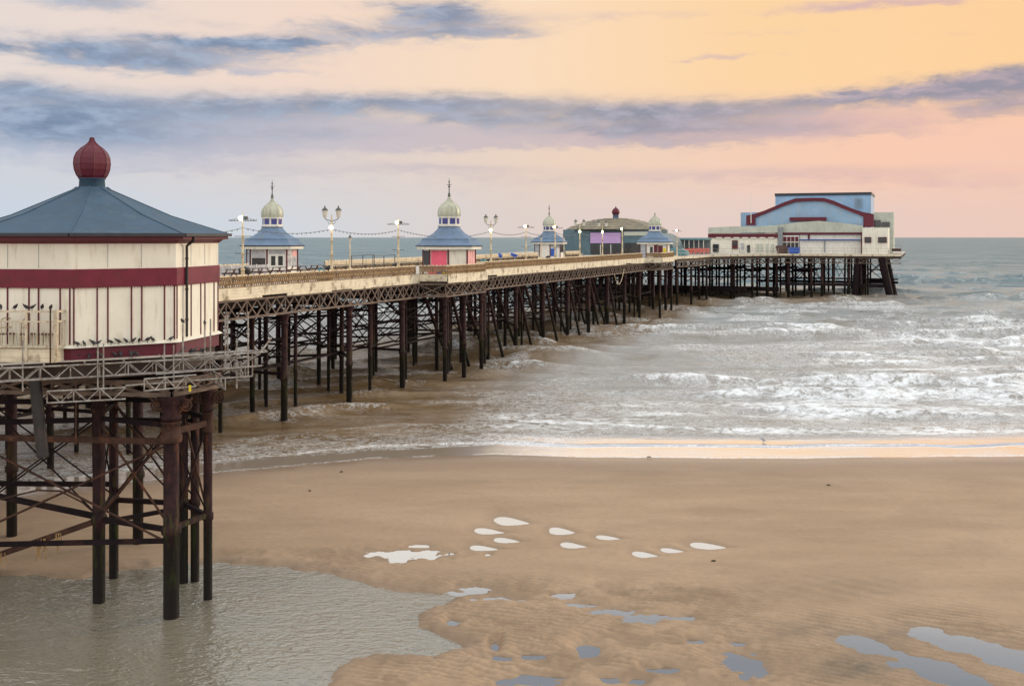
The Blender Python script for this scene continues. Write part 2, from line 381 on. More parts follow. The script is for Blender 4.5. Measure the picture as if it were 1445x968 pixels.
def build_sand():
    xs = axis(-20, 34, .075, -500, 500); ys = axis(26, 63, .075, -250, 400)
    X, Y = np.meshgrid(xs, ys)
    sh = shore(X); ds = sh - Y
    base = np.where(ds > 0, .075*(1-np.exp(-ds/2.2)), np.maximum(ds*.045, -2.5))
    px = CX + F*X/np.maximum(Y, 8); py = HY + H*F/np.maximum(Y, 8)
    lump = sstep(420, 560, px)*sstep(1250, 900, px)*sstep(790, 850, py)
    lump = np.maximum(lump, .6*sstep(280, 330, px)*sstep(640, 500, px)*sstep(768, 785, py)*sstep(840, 815, py))
    lump = np.maximum(lump, .55*sstep(860, 900, py)*sstep(900, 1000, px))
    smooth = fbm(X*.12, Y*.2, 3)-.5
    z = base + .05*smooth*sstep(0, 6, ds)
    l1 = fbm(X*.55+5, Y*.7, 4, .55); l2 = fbm(X*2.6, Y*3.4+8, 3, .6)
    z = z + lump*(.05 + .26*(l1-.42) + .10*(l2-.5))
    l3 = fbm(X*6.5+2, Y*8, 2)
    z = z + lump*(.045*(l3-.5) + .09*np.abs(l2-.5))
    # current ripples
    ph = (X*.55 + Y*1.0)*2*PI/.34 + 5*fbm(X*.4, Y*.4, 3)
    rp = np.maximum(sstep(840, 880, py)*sstep(1060, 1180, px), .4*lump)*sstep(.35, .6, fbm(X*.3+3, Y*.35, 3))
    z += .03*rp*np.sin(ph)
    rq = np.clip(lump*sstep(.40, .58, fbm(X*.45+13, Y*.6, 3)) + .0, 0, 1)*sstep(.06, .0, np.abs(z)*0)
    pq = (X*.35 + Y*1.0)*2*PI/.27 + 7*fbm(X*.6+3, Y*.6, 3)
    z += .022*rq*np.sin(pq)
    trough = np.clip(rp*(np.sin(ph) < -.15) + rq*(np.sin(pq) < -.15), 0, 1)  # ripple troughs, darkened in the sand colour to stand in for relief shading
    ph2 = (X*.8+Y*.9)*2*PI/.9 + 3*fbm(X*.3, Y*.3, 2)
    z += .02*np.exp(-((px-1190)/90)**2-((py-835)/18)**2)*np.sin(ph2)
    z = np.where(ds > 1.0, np.maximum(z, .022+.01*l2), z)
    wetedge = np.zeros_like(z)
    for (cx, cy, rx, ry, tear) in PUD:
        if not tear: rx, ry = rx*(.80 if cy > 810 else .9), ry*.80
        gx, gy = gnd(cx, cy); a = rx*gy/F; b = ry*gy*gy/(H*F)
        sel = (np.abs(X-gx) < 3.2*a+.3) & (np.abs(Y-gy) < 3.2*b+.4)
        if not sel.any(): continue
        dx = (X[sel]-gx)/a; dy = (Y[sel]-gy)/b
        if tear: dy = dy + .35*dx; sc_ = np.clip(1.0 - .42*(dx+.55), .22, 1.3); dy = dy/sc_
        elif cx > 1180: dy = dy + .55*dx
        kf = 1.9 if (tear or cx > 1180) else 3.0
        nz = (fbm(X[sel]*kf+cx, Y[sel]*kf, 4)-.5)*(.25 if tear else (1.1 if cx > 1180 else 2.1))
        q = np.sqrt(dx*dx+dy*dy) + nz
        mw_ = sstep(3.0, 1.1, q); z[sel] = z[sel]*(1-mw_) + mw_*np.minimum(z[sel], .012)
        m = sstep(1.22, .98, q)
        z[sel] = z[sel]*(1-m) + m*(-.03)
        wetedge[sel] = np.maximum(wetedge[sel], sstep(2.3, 1.0, q))
    near = (Y < 44) & (X < 4)
    d = np.full(X.shape, 9.0); d[near] = sdf_poly(X[near], Y[near], POOL)
    nz = (fbm(X*1.3, Y*1.3+4, 4)-.5)
    m = sstep(.45, -.35, d + nz*.55)
    z = z*(1-m) + m*(-.14)
    wetedge = np.maximum(wetedge, sstep(1.2, 0, d))
    # sand bank by the piles
    bx, by = gnd(190, 806)
    z += .16*np.exp(-((X-bx+.2)/1.3)**2-((Y-by-.5)/.7)**2)
    wet = np.clip(sstep(9, 0, ds)*.9 + .7*wetedge, 0, 1)
    silt = np.clip(np.exp(-((px-1215)/60)**2-((py-945)/20)**2)*.9 + .5*np.exp(-((px-1135)/70)**2-((py-895)/14)**2) + .35*np.exp(-((px-1190)/80)**2-((py-832)/14)**2)
                   + .45*np.exp(-((px-1260)/60)**2-((py-895)/16)**2), 0, 1)*np.clip(.4+1.3*(l2-.2), 0, 1.2)
    m_, n, p = newmat('beach_sand')
    g = n.n('ShaderNodeNewGeometry').outputs['Position']
    a = n.noise(n.mapv(g, (.12, .35, 1)), 1, 6, .6); b = n.noise(g, 3.0, 6, .65); cfine = n.noise(g, 22, 3, .6)
    c = n.mix(n.mr(a, .3, .7), (.335, .240, .160), (.405, .296, .203))
    c = n.mix(n.m('MULTIPLY', n.mr(b, .45, .75), .28), c, (.235, .165, .11))
    c = n.mix(n.m('MULTIPLY', n.mr(cfine, .5, .8), .22), c, (.22, .15, .09))
    c = n.mix(n.m('MULTIPLY', attr(n, 'wet'), .55), c, (.215, .155, .115))
    c = n.mix(n.m('MULTIPLY', attr(n, 'damp_shade'), .55), c, (.20, .145, .10))  # damp hollows and patches, plus painted shade in the ripple troughs
    c = n.mix(n.m('MULTIPLY', attr(n, 'silt'), .85), c, (.13, .115, .095))
    n.put(p.inputs['Base Color'], c)
    n.put(p.inputs['Roughness'], n.m('SUBTRACT', n.mr(attr(n, 'wet'), 0, 1, .80, .48, False), n.m('MULTIPLY', attr(n, 'gloss'), .28)))
    n.put(p.inputs['Specular IOR Level'], n.mr(attr(n, 'gloss'), 0, 1, .28, .75, False))
    hgt = n.m('ADD', n.m('MULTIPLY', b, .6), n.m('MULTIPLY', cfine, .18))
    n.put(p.inputs['Normal'], n.bump(hgt, n.mr(attr(n, 'gloss'), 0, 1, .8, .1, False), .07))
    grid_obj('sand', X, Y, z, m_, {'wet': wet, 'gloss': sstep(2.6, .2, ds), 'silt': silt, 'damp_shade': np.clip(.75*trough + lump*sstep(.50, .34, l1)*.9 + .5*rp*sstep(.45, .7, l2) + .35*sstep(.56, .72, fbm(X*.22+9, Y*.5+2, 4)), 0, 1)})
build_sand()

# ---------------------------------------------------------------- standing water
def water_mat(name, base, ior, rough, ripple):
    m, n, p = newmat(name)
    g = n.n('ShaderNodeNewGeometry').outputs['Position']
    p.inputs['Base Color'].default_value = base + (1,); p.inputs['IOR'].default_value = ior
    p.inputs['Roughness'].default_value = rough
    if ripple:
        w1 = n.noise(n.mapv(g, (1.2, 2.3, 1)), 1.5, 3, .5, .8); w2 = n.noise(n.mapv(g, (1.3, 1.9, 1), (3, 1, 0)), 4.0, 2, .5, .3)
        big = n.noise(g, .25, 3)
        hh = n.m('ADD', w1, n.m('MULTIPLY', w2, .45))
        n.put(p.inputs['Normal'], n.bump(hh, n.mr(big, .3, .7, ripple*.4, ripple*1.3), .16))
    else:
        n.put(p.inputs['Normal'], n.bump(n.noise(g, 5, 3), .02, .02))
    return m
POOLM = water_mat('rippled_pool_water', (.215, .20, .155), 2.6, .03, .62)
PUDM = water_mat('still_puddle_water', (.10, .085, .07), 6.0, .02, 0)
mb = MB(); mb.add([(-60, 5, 0), (1.6, 5, 0), (1.6, 36.3, 0), (-2.5, 40.0, 0), (-60, 40.0, 0)], [(0, 1, 2, 3, 4)])
o = mb.build('tide_pool', POOLM); o['kind'] = 'structure'
for (cx, cy, rx, ry, tear) in PUD:
    gx, gy = gnd(cx, cy); a = rx*gy/F*1.75; b = ry*gy*gy/(H*F)*1.75
    n_ = 28; mb = MB()
    mb.add([(gx + a*math.cos(2*PI*i/n_), gy + b*math.sin(2*PI*i/n_) - (.30*a*b/a*math.cos(2*PI*i/n_) if cx > 1180 or tear else 0), 0.001 + .0012*(PUD.index((cx, cy, rx, ry, tear)) % 5)) for i in range(n_)], [tuple(range(n_))])
    o = mb.build('puddle', PUDM); o['kind'] = 'structure'

# ---------------------------------------------------------------- sea
def build_sea():
    yp = np.concatenate([np.arange(1100, 712, -6), np.arange(712, 400, -.62), np.arange(400, 341, -.45), np.array([341, 340, 339, 338, 337.2, 336.6, 336.2, 335.9, 335.7, 335.5, 335.35])])
    Yr = H*F/(yp-HY)
    k = np.concatenate([np.linspace(-2.4, -.62, 60, endpoint=False), np.linspace(-.62, .62, 900), np.linspace(.62, 2.4, 61)[1:]])
    Kg, Y = np.meshgrid(k, Yr); X = Kg*Y
    X = X[::1]; sh = shore(X); d = Y - sh
    keep = sstep(0, 1, d)
    nA = fbm(X/60+3, Y/34, 3); nB = fbm(X/9, Y/5+7, 4); nC = fbm(X/2.2, Y/1.4, 3); nD = fbm(X/70, Y/40+20, 3)
    ph = 2*PI*(d/7.6 + .03*X/7.6) + 12*(nA-.5) + 1.8*(nB-.5)
    cr = np.clip(.5+.5*np.cos(ph + .5*np.sin(ph)), 0, 1)**4.0
    seg = sstep(.42, .66, fbm(X/16+9, Y/9+2, 3))
    fade = sstep(900, 160, Y)
    A = sstep(8, 15, d)*(.40 + .65*sstep(12, 45, d))*fade
    Z = A*(cr*(.35+.9*seg) - .25) + sstep(7.5, 13, d)*fade*(.34*(nB-.5) + .16*(nC-.5))
    sw = .05*np.sin(2*PI*d/2.4+6*nA)*sstep(7, 9, d)*sstep(14, 10, d)
    Z = Z + sw
    Z = Z + .07*np.exp(-((d-3.3-2.0*(fbm(X/11, X*0+5.5, 4)-.5))/.22)**2)
    Z = np.where(d < -.6, -np.clip((-.6-d)*.25, 0, .8), np.where(d < 0, 0.0, Z))
    # shallow film near the edge sits level
    px = CX + F*Kg
    # foam density
    right = sstep(540, 760, px + 160*(nA-.5)); far_r = sstep(930, 1150, px+300*(nD-.5))
    belt = sstep(5.4, 7.4, d+2*(nA-.5))*sstep(34, 17, d+9*(nD-.5))*right
    belt2 = sstep(14, 26, d)*sstep(88, 48, d+26*(nD-.5))*far_r
    belt3 = .9*sstep(2.2, 3.4, d)*sstep(10.5, 6, d + 4*(nA-.5))*sstep(980, 600, px)
    lip = np.exp(-((d-3.4-1.2*(nA-.5))/.12)**2)*.5
    lip2 = np.exp(-((d-.16)/.20)**2)*.62*sstep(.35, .6, fbm(X/3, X*0+1.1, 3)+.1)
    streak = np.clip(.5+.5*np.cos(ph-1.0), 0, 1)
    nE = fbm(X/5+1, Y/2.6+31, 4, .6)
    foam = belt*(.38 + .46*streak + .95*(nE-.45)) + belt2*(.32+.50*streak + 1.0*(nE-.42)) + belt3*(.34+.26*streak+.9*(nE-.45)) + (lip*(px > 620)*0) + lip2 + .6*np.exp(-((d-2.6-2.2*(fbm(X/7, X*0+8.8, 4)-.5))/.13)**2)*sstep(.40, .55, nB)
    patch = sstep(.48, .68, nB)*sstep(10, 26, d)*sstep(230, 110, d)
    foam += patch*(.30+.30*seg + .4*(nE-.5))*sstep(300, 470, px)
    foam += .55*sstep(.62, .98, cr)*sstep(.40, .62, seg+.5*(nE-.5))*sstep(7, 11, d)*sstep(100, 60, d)*sstep(380, 620, px)
    foam += .16*sstep(.42, .6, nE)*sstep(6, 14, d)*sstep(160, 90, d)
    foam += .62*sstep(.70, 1, cr)*seg*sstep(.50, .62, nC)*sstep(40, 90, d)*sstep(500, 250, d)
    foam = np.clip(foam, 0, 1)
    brown = np.clip(sstep(70, 20, d)*sstep(900, 500, px+200*(nA-.5)) + .9*np.exp(-((px-1130)/160)**2-((Y-205)/22)**2) + .12*sstep(150, 60, d), 0, 1)
    # brown water under and beside the piles
    s_ = (X-P0[0])*UX + (Y-P0[1])*UY; t_ = -(X-P0[0])*UY + (Y-P0[1])*UX
    brown = np.clip(np.maximum(brown, .95*sstep(-11, -3, t_+6*(nB-.5))*sstep(26, 18, t_)*sstep(190, 160, s_)), 0, 1)
    calm = np.where(px > 620, sstep(6.6, 4.6, d+2.0*(nA-.5)), sstep(4.2, 3.0, d+1.0*(nA-.5)))
    farr = sstep(math.log(95), math.log(700), np.log(np.maximum(Y, 1)))
    m_, n, p = newmat('sea_water')
    g = n.n('ShaderNodeNewGeometry').outputs['Position']
    fo, br, ca, fr = (attr(n, a) for a in ('foam', 'brown', 'calm', 'farness'))
    a = n.noise(n.mapv(g, (.18, .4, 1)), 1, 5, .6)
    big = n.noise(n.mapv(g, (.012, .05, 1)), 1, 5, .6)
    c = n.mix(fr, (.375, .375, .375), (.026, .12, .17))
    c = n.mix(n.m('MULTIPLY', n.mr(big, .42, .62), fr), c, (.10, .20, .235))
    c = n.mix(n.m('MULTIPLY', n.mr(a, .46, .70), n.m('SUBTRACT', .55, n.m('MULTIPLY', fr, .3))), c, n.mix(fr, (.20, .18, .145), (.02, .075, .10)))  # noise darkens the water colour in place of shaded wave troughs
    c = n.mix(br, c, n.mix(n.mr(a, .35, .65), (.155, .098, .045), (.245, .18, .115)))
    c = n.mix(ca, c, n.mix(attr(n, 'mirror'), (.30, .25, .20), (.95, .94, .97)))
    f1 = n.noise(n.mapv(g, (.75, 1.0, 1)), 1.5, 8, .68, .9); f2 = n.noise(g, 7, 4, .6, .5)
    ff = n.m('ADD', n.m('MULTIPLY', f1, .75), n.m('MULTIPLY', f2, .25))
    th = n.mr(fo, 0, 1, .70, .36, False)
    fm = n.m('MULTIPLY', n.mr(ff, th, n.m('ADD', th, .20)), n.mr(fo, .02, .12))
    lace = n.m('MULTIPLY', n.mr(n.m('ABSOLUTE', n.m('SUBTRACT', f1, .5)), .055, .0), n.m('MULTIPLY', n.mr(fo, .05, .4), .55))
    fm = n.m('MAXIMUM', fm, lace)
    c2 = n.mix(fm, c, (.84, .90, .96))
    n.put(p.inputs['Base Color'], c2)
    rg = n.mr(ca, 0, 1, .16, n.mr(attr(n, 'mirror'), 0, 1, .045, n.mr(a, .3, .7, .09, .22), False), False)
    rg = n.m('ADD', rg, n.m('MULTIPLY', fr, .16)); rg = n.m('ADD', rg, n.m('MULTIPLY', fm, .5), clamp=True)
    n.put(p.inputs['Roughness'], rg)
    slk = n.m('MULTIPLY', n.mr(n.noise(n.mapv(g, (.02, .075, 1), (5, 2, 0)), 1, 5, .6, .5), .50, .66), n.m('SUBTRACT', 1.0, br)); n.put(p.inputs['IOR'], n.m('ADD', n.mr(ca, 0, 1, 1.36, 2.9, False), n.m('MULTIPLY', slk, 1.3))); n.put(p.inputs['Metallic'], n.m('MULTIPLY', n.m('MULTIPLY', n.m('MULTIPLY', ca, attr(n, 'mirror')), n.m('SUBTRACT', 1.0, fm)), .88))
    w0 = n.noise(n.mapv(g, (.10, .26, 1)), 1, 4, .6, .4); w1 = n.noise(n.mapv(g, (.5, 1.1, 1)), 1, 5, .6, .5); w2 = n.noise(n.mapv(g, (1.4, 2.4, 1)), 1.6, 3, .6, .4)
    hh = n.m('ADD', n.m('MULTIPLY', w1, 1.0), n.m('MULTIPLY', w2, .2))
    hh = n.m('ADD', hh, n.m('MULTIPLY', n.m('MULTIPLY', w0, fr), 9.0))
    hh = n.m('ADD', hh, n.m('MULTIPLY', fm, .12))
    slick = n.m('MULTIPLY', n.mr(n.noise(n.mapv(g, (.02, .075, 1), (5, 2, 0)), 1, 5, .6, .5), .50, .66), n.m('SUBTRACT', 1.0, br))
    st = n.m('MULTIPLY', n.mr(ca, 0, 1, .8, .02, False), n.mr(slick, 0, 1, 1.0, .20, False))
    n.put(p.inputs['Normal'], n.bump(hh, st, .45))
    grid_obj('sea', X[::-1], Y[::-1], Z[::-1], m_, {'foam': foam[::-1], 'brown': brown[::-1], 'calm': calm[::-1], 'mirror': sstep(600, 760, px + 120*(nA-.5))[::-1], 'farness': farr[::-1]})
build_sea()

# ================================================================ PIER
DZ = 8.7
pier = thing('pier', (P0[0], P0[1], 0), UA, 'long iron seaside pier on rows of rusty piles running out over the surf', 'pier')
def bay_poly(s0, s1, t0, dt):
    sg = -1 if dt < 0 else 1
    return [(s0, t0), (s0+.9, t0+dt), (s1-.9, t0+dt), (s1, t0)]
W = 16.6
BAYS = [(19.7, 30.0), (97.0, 107.2)]
DECKP = [(-44, 0)] + [p for b in BAYS for p in bay_poly(b[0], b[1], 0, -2.2)] + [(118, 0), (118, W)] + [p for b in BAYS[::-1] for p in bay_poly(b[0], b[1], W, 2.2)[::-1]] + [(-44, W)]
MB().prism(DECKP, DZ-.12, DZ).build('deck', 'planks', pier)
MB().prism([(x, min(max(y, -2.0), W+2.0)) for x, y in DECKP], DZ-.40, DZ-.124).build('deck_joists', 'underdeck', pier)
def fascia(p, q, z0=8.19, z1=8.86, th=.07, out=.09, nm='fascia_boards'):
    p = Vector((p[0], p[1], 0)); q = Vector((q[0], q[1], 0)); d = (q-p).normalized(); nrm = Vector((d.y, -d.x, 0))
    mb = MB(); n_ = max(1, int((q-p).length/2.8)); 
    for i in range(n_):
        a = p + (q-p)*(i/n_) + d*.004 + nrm*out; b = p + (q-p)*((i+1)/n_) - d*.004 + nrm*out
        zz = z0 + random.choice((0, 0, .0, .05, -.04, .14))
        c = (a+b)/2
        mb.box((c.x, c.y, (zz+z1)/2), ((b-a).length, th, z1-zz), math.atan2(d.y, d.x))
    mb.bar((p+nrm*(out-.01))+Vector((0, 0, z1+.03)), (q+nrm*(out-.01))+Vector((0, 0, z1+.03)), .13, .06)
    return mb.build(nm, 'cream_worn', pier)
edge = [-44]+[-34+8.5*i for i in range(0, 18)]
cuts = sorted(set([x for x in edge if not any(b[0]-.5 < x < b[1]+.5 for b in BAYS)] + [b for bb in BAYS for b in bb] + [118]))
for a, b in zip(cuts, cuts[1:]):
    if any(bb[0] <= a and b <= bb[1] for bb in BAYS): continue
    fascia((a, 0), (b, 0)); fascia((b, W), (a, W))
for b in BAYS:
    for t0, dt in ((0, -2.2), (W, 2.2)):
        pl = bay_poly(b[0], b[1], t0, dt)
        if dt > 0: pl = pl[::-1]
        for i in range(3): fascia(pl[i], pl[i+1])
def lattice(p, q, z0, z1, step=1.05, w=.075, nm='lattice_girder', m='lattice', par=None, chord=.13):
    p = Vector(p).to_3d() if len(p) == 3 else Vector((p[0], p[1], 0)); q = Vector((q[0], q[1], 0))
    mb = MB(); A = lambda f, z: p.lerp(q, f) + Vector((0, 0, z))
    mb.bar(A(0, z1-.05), A(1, z1-.05), .16, chord); mb.bar(A(0, z0+.05), A(1, z0+.05), .2, chord)
    n_ = max(1, round((q-p).length/step))
    for i in range(n_):
        mb.bar(A(i/n_, z0+.08), A((i+1)/n_, z1-.08), w, w*1.2); mb.bar(A(i/n_, z1-.08), A((i+1)/n_, z0+.08), w*.8, w)
        if i % 2 == 0: mb.bar(A(i/n_, z0), A(i/n_, z1), w*.9, w*.9)
    return mb.build(nm, m, par or pier)
def pile_mesh(r, top, cap=True, low=-1.2, n=14, lean=(0, 0)):
    mb = MB()
    prof = [(r, low), (r, 2.6), (r*1.25, 2.65), (r*1.25, 2.85), (r, 2.9), (r*.97, top-1.0)]
    if cap: prof += [(r*.97, top-.75), (r*1.3, top-.7), (r*1.3, top-.6), (r, top-.55), (r*1.2, top-.3), (r*1.75, top-.02), (r*1.75, top)]
    else: prof += [(r*.97, top)]
    mb.lathe(prof, n); return mb
ROWS = [0, 2.9, 7.5, 12.0, W]
BENT = [-34+8.5*i for i in range(18)]
pmesh = {}
def put_pile(s, t, r, par=pier, top=6.96, z=0):
    k = (r, top)
    if k not in pmesh:
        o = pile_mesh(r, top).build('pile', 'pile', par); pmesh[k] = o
    else:
        o = pmesh[k].copy(); COL.objects.link(o); o.parent = par
    o.location = (s, t, z); o.rotation_euler = (random.uniform(-.008, .008), random.uniform(-.008, .008), random.uniform(0, 6)); return o
PL = {}
for i, s in enumerate(BENT):
    for j, t in enumerate(ROWS):
        ss = s + ((random.uniform(-.5, .5) + (3.9 if (j == 1 and i % 2) else 0)) if 0 < j < 4 else 0); tt = t + (random.uniform(-.3, .3) if 0 < j < 4 else (.12 if j == 0 else -.12))
        PL[i, j] = (ss, tt); put_pile(ss, tt, .225 if j in (0, 4) else .175)
for b in BAYS:
    for f_ in (.12, .5, .88): put_pile(b[0]+(b[1]-b[0])*f_, -1.85, .19)
def rod(mb, p, q, r=.048): mb.tube(p, q, r, r, 5)
for i in range(len(BENT)):
    mb = MB()
    for j in range(4):
        a, b = PL[i, j], PL[i, j+1]
        for z in ((2.9, 5.9) if j else (2.9,)): mb.bar((a[0], a[1], z+.1*((i*7+j) % 3)), (b[0], b[1], z+.1*((i*7+j) % 3)), .14, .17)
        if j:
            rod(mb, (a[0], a[1], 2.9), (b[0], b[1], 6.7)); rod(mb, (a[0], a[1], 6.7), (b[0], b[1], 2.9))
    mb.lim(BENT[i]-.16, BENT[i]+.16, .3, W-.3, 6.97, 7.32)
    mb.build('cross_brace', 'dark', pier)
for j in (1, 2, 3):
    for i in range(len(BENT)-1):
        a, b = PL[i, j], PL[i+1, j]; mb = MB(); z0 = 2.8+.25*(i % 3)
        mb.bar((a[0], a[1], z0), (b[0], b[1], z0), .12, .15)
        if i % 3 != 1: mb.bar((a[0], a[1], 5.7), (b[0], b[1], 5.7), .09, .1)
        mx = ((a[0]+b[0])/2, (a[1]+b[1])/2, 4.9)
        rod(mb, (a[0], a[1], 3.0), mx); rod(mb, mx, (b[0], b[1], 6.8)); rod(mb, (a[0], a[1], 6.8), mx); rod(mb, mx, (b[0], b[1], 3.0))
        mb.lathe([(.02, -.14), (.14, -.05), (.14, .05), (.02, .14)], 8, mx)
        mb.build('side_brace', 'dark', pier)
for i in range(len(BENT)-1):
    a, b = BENT[i], BENT[i+1]
    lattice((a, .05), (b, .05), 6.97, 8.17); lattice((a, W-.05), (b, W-.05), 6.97, 8.17, 1.6)
    for t in (2.9, 7.5, 12.0): MB().lim(a+.02, b-.02, t-.09, t+.09, 7.33, 8.2).build('main_beam', 'underdeck', pier)
for b in BAYS:
    pl = bay_poly(b[0], b[1], 0, -2.05)
    for i in range(3): lattice(pl[i], pl[i+1], 7.02, 8.15, 1.6)
ik = pile_mesh(.13, 7.3).build('inner_post', 'pile', pier); ik.location = (-30, 5.2, 0)
for i in range(2, len(BENT)-1):
    for t in (1.6, 5.2, 9.9, 14.3):
        o = ik.copy(); COL.objects.link(o); o.parent = pier; o.location = (BENT[i]+4.2+random.uniform(-1.2, 1.2), t+random.uniform(-.5, .5), 0)
for i in range(len(BENT)-1):
    a, b = BENT[i], BENT[i+1]
    for t, z0, z1 in ((5.2, 2.6, 6.4), (14.3, 3.0, 6.9)):
        mb = MB(); mb.bar((a, t, z0), (b, t, z0+.1), .12, .14); rod(mb, (a, t, z0), (b, t, z1), .05); rod(mb, (a, t, z1), (b, t, z0), .05); mb.bar((a, t, 4.6), (b, t, 4.5), .09, .11)
        mb.build('tie_brace', 'dark', pier)
# raking struts, in pairs along the near side
for s in (30.5, 39, 47.5, 56, 64.5, 73, 81.5):
    for k in (0, 1):
        mb = MB(); mb.tube((s-2.2*k-2.3, .9+1.7*k, 6.9), (s+1.1-1.2*k, .35+1.2*k, -1), .15, .16, 9); mb.build('raking_strut', 'pile', pier)
# loop of old cable hanging under the deck
mb = MB(); a0, b0 = Vector((79.0, -.12, 7.0)), Vector((84.0, -.12, 7.6))
mb.path([a0.lerp(b0, i/12)+Vector((0, 0, -1.7*4*(i/12)*(1-i/12))) for i in range(13)], .05, 5); mb.build('hanging_cable', 'lampcream', pier)

# ---------------------------------------------------------------- benches
LB = 4.15
def make_bench():
    root = thing('bench', (0, 0, DZ), 0, '', 'bench')
    mb = MB()
    for i in range(3): mb.box((0, .30+.13*i, .43), (LB-.06, .11, .035))
    mb.build('seat', 'bench_cream', root)
    mb = MB()
    for z in (.56, .68, .80): mb.bar((-LB/2+.03, .075, z), (LB/2-.03, .075, z), .03, .09)
    n_ = 7
    for i in range(n_):
        x = -LB/2 + LB*(i+.5)/n_
        mb.lathe([(.20, -.018), (.20, .018)], 14, (0, 0, 0)) if False else None
        mb.ext([(x + .27*math.cos(t), .06, .86+.14*math.sin(t)) for t in [PI*k/8 for k in range(9)]], (0, .03, 0))
    mb.build('backrest', 'bench_cream', root)
    mb = MB()
    mb.bar((-LB/2, 0, .52), (LB/2, 0, .52), .05, .06); mb.bar((-LB/2, 0, .46+.41), (LB/2, 0, .46+.41), .05, .05); mb.bar((-LB/2, 0, .16), (LB/2, 0, .16), .04, .24)
    n_ = 18
    for i in range(n_):
        x = -LB/2 + LB*i/n_; x2 = x + LB/n_
        mb.bar((x, -.005, .30), (x2, -.005, .86), .035, .05); mb.bar((x, .005, .86), (x2, .005, .30), .035, .05)
    mb.build('iron_back', 'bench_brown', root)
    for x in (-LB/2+.15, 0, LB/2-.15):
        mb = MB(); mb.bar((x, .06, 0), (x, .06, .9), .05); mb.bar((x, .58, 0), (x, .55, .42), .05); mb.bar((x, .05, .40), (x, .6, .40), .04, .05); mb.build('iron_leg', 'lampdark', root)
    return root
bench = make_bench(); btree = tree_of(bench); bfirst = [True]
NEARL = 'brown ironwork bench backed onto the near edge of the pier deck'; FARL = 'cream bench with scalloped back along the far edge of the pier deck'
BAYL = 'brown ironwork bench around the projecting bay beside a domed kiosk'
def put_bench(s, t, a, lab, group):
    if bfirst[0]:
        bfirst[0] = False; o = bench; o.location = L(s, t, DZ); o.rotation_euler = (0, 0, UA+a)
    else: o = dup(bench, btree, L(s, t, DZ), UA+a)
    o['label'] = lab; o['group'] = group; return o
def run(a, b): 
    n_ = int((b-a)/(LB+.03)); off = ((b-a) - n_*(LB+.03))/2
    return [a+off+(LB+.03)*(i+.5) for i in range(n_)]
for a, b in ((-14.5, 19.6), (30.1, 96.9), (107.3, 117.5)):
    for s in run(a, b):
        put_bench(s, .02, 0, NEARL, 'benches along the near deck edge')
        put_bench(s, W-.02, PI, FARL, 'benches along the far deck edge')
for b in BAYS:
    for s in run(b[0]+.9, b[1]-.9):
        put_bench(s, -2.16, 0, BAYL, 'benches round the kiosk bays')
    for a_, s_ in ((math.atan2(-2.2, .9), b[0]+.47), (math.atan2(2.2, .9), b[1]-.47)):
        o = put_bench(s_, -1.08, a_, BAYL, 'benches round the kiosk bays'); o.scale = (.55, 1, 1)

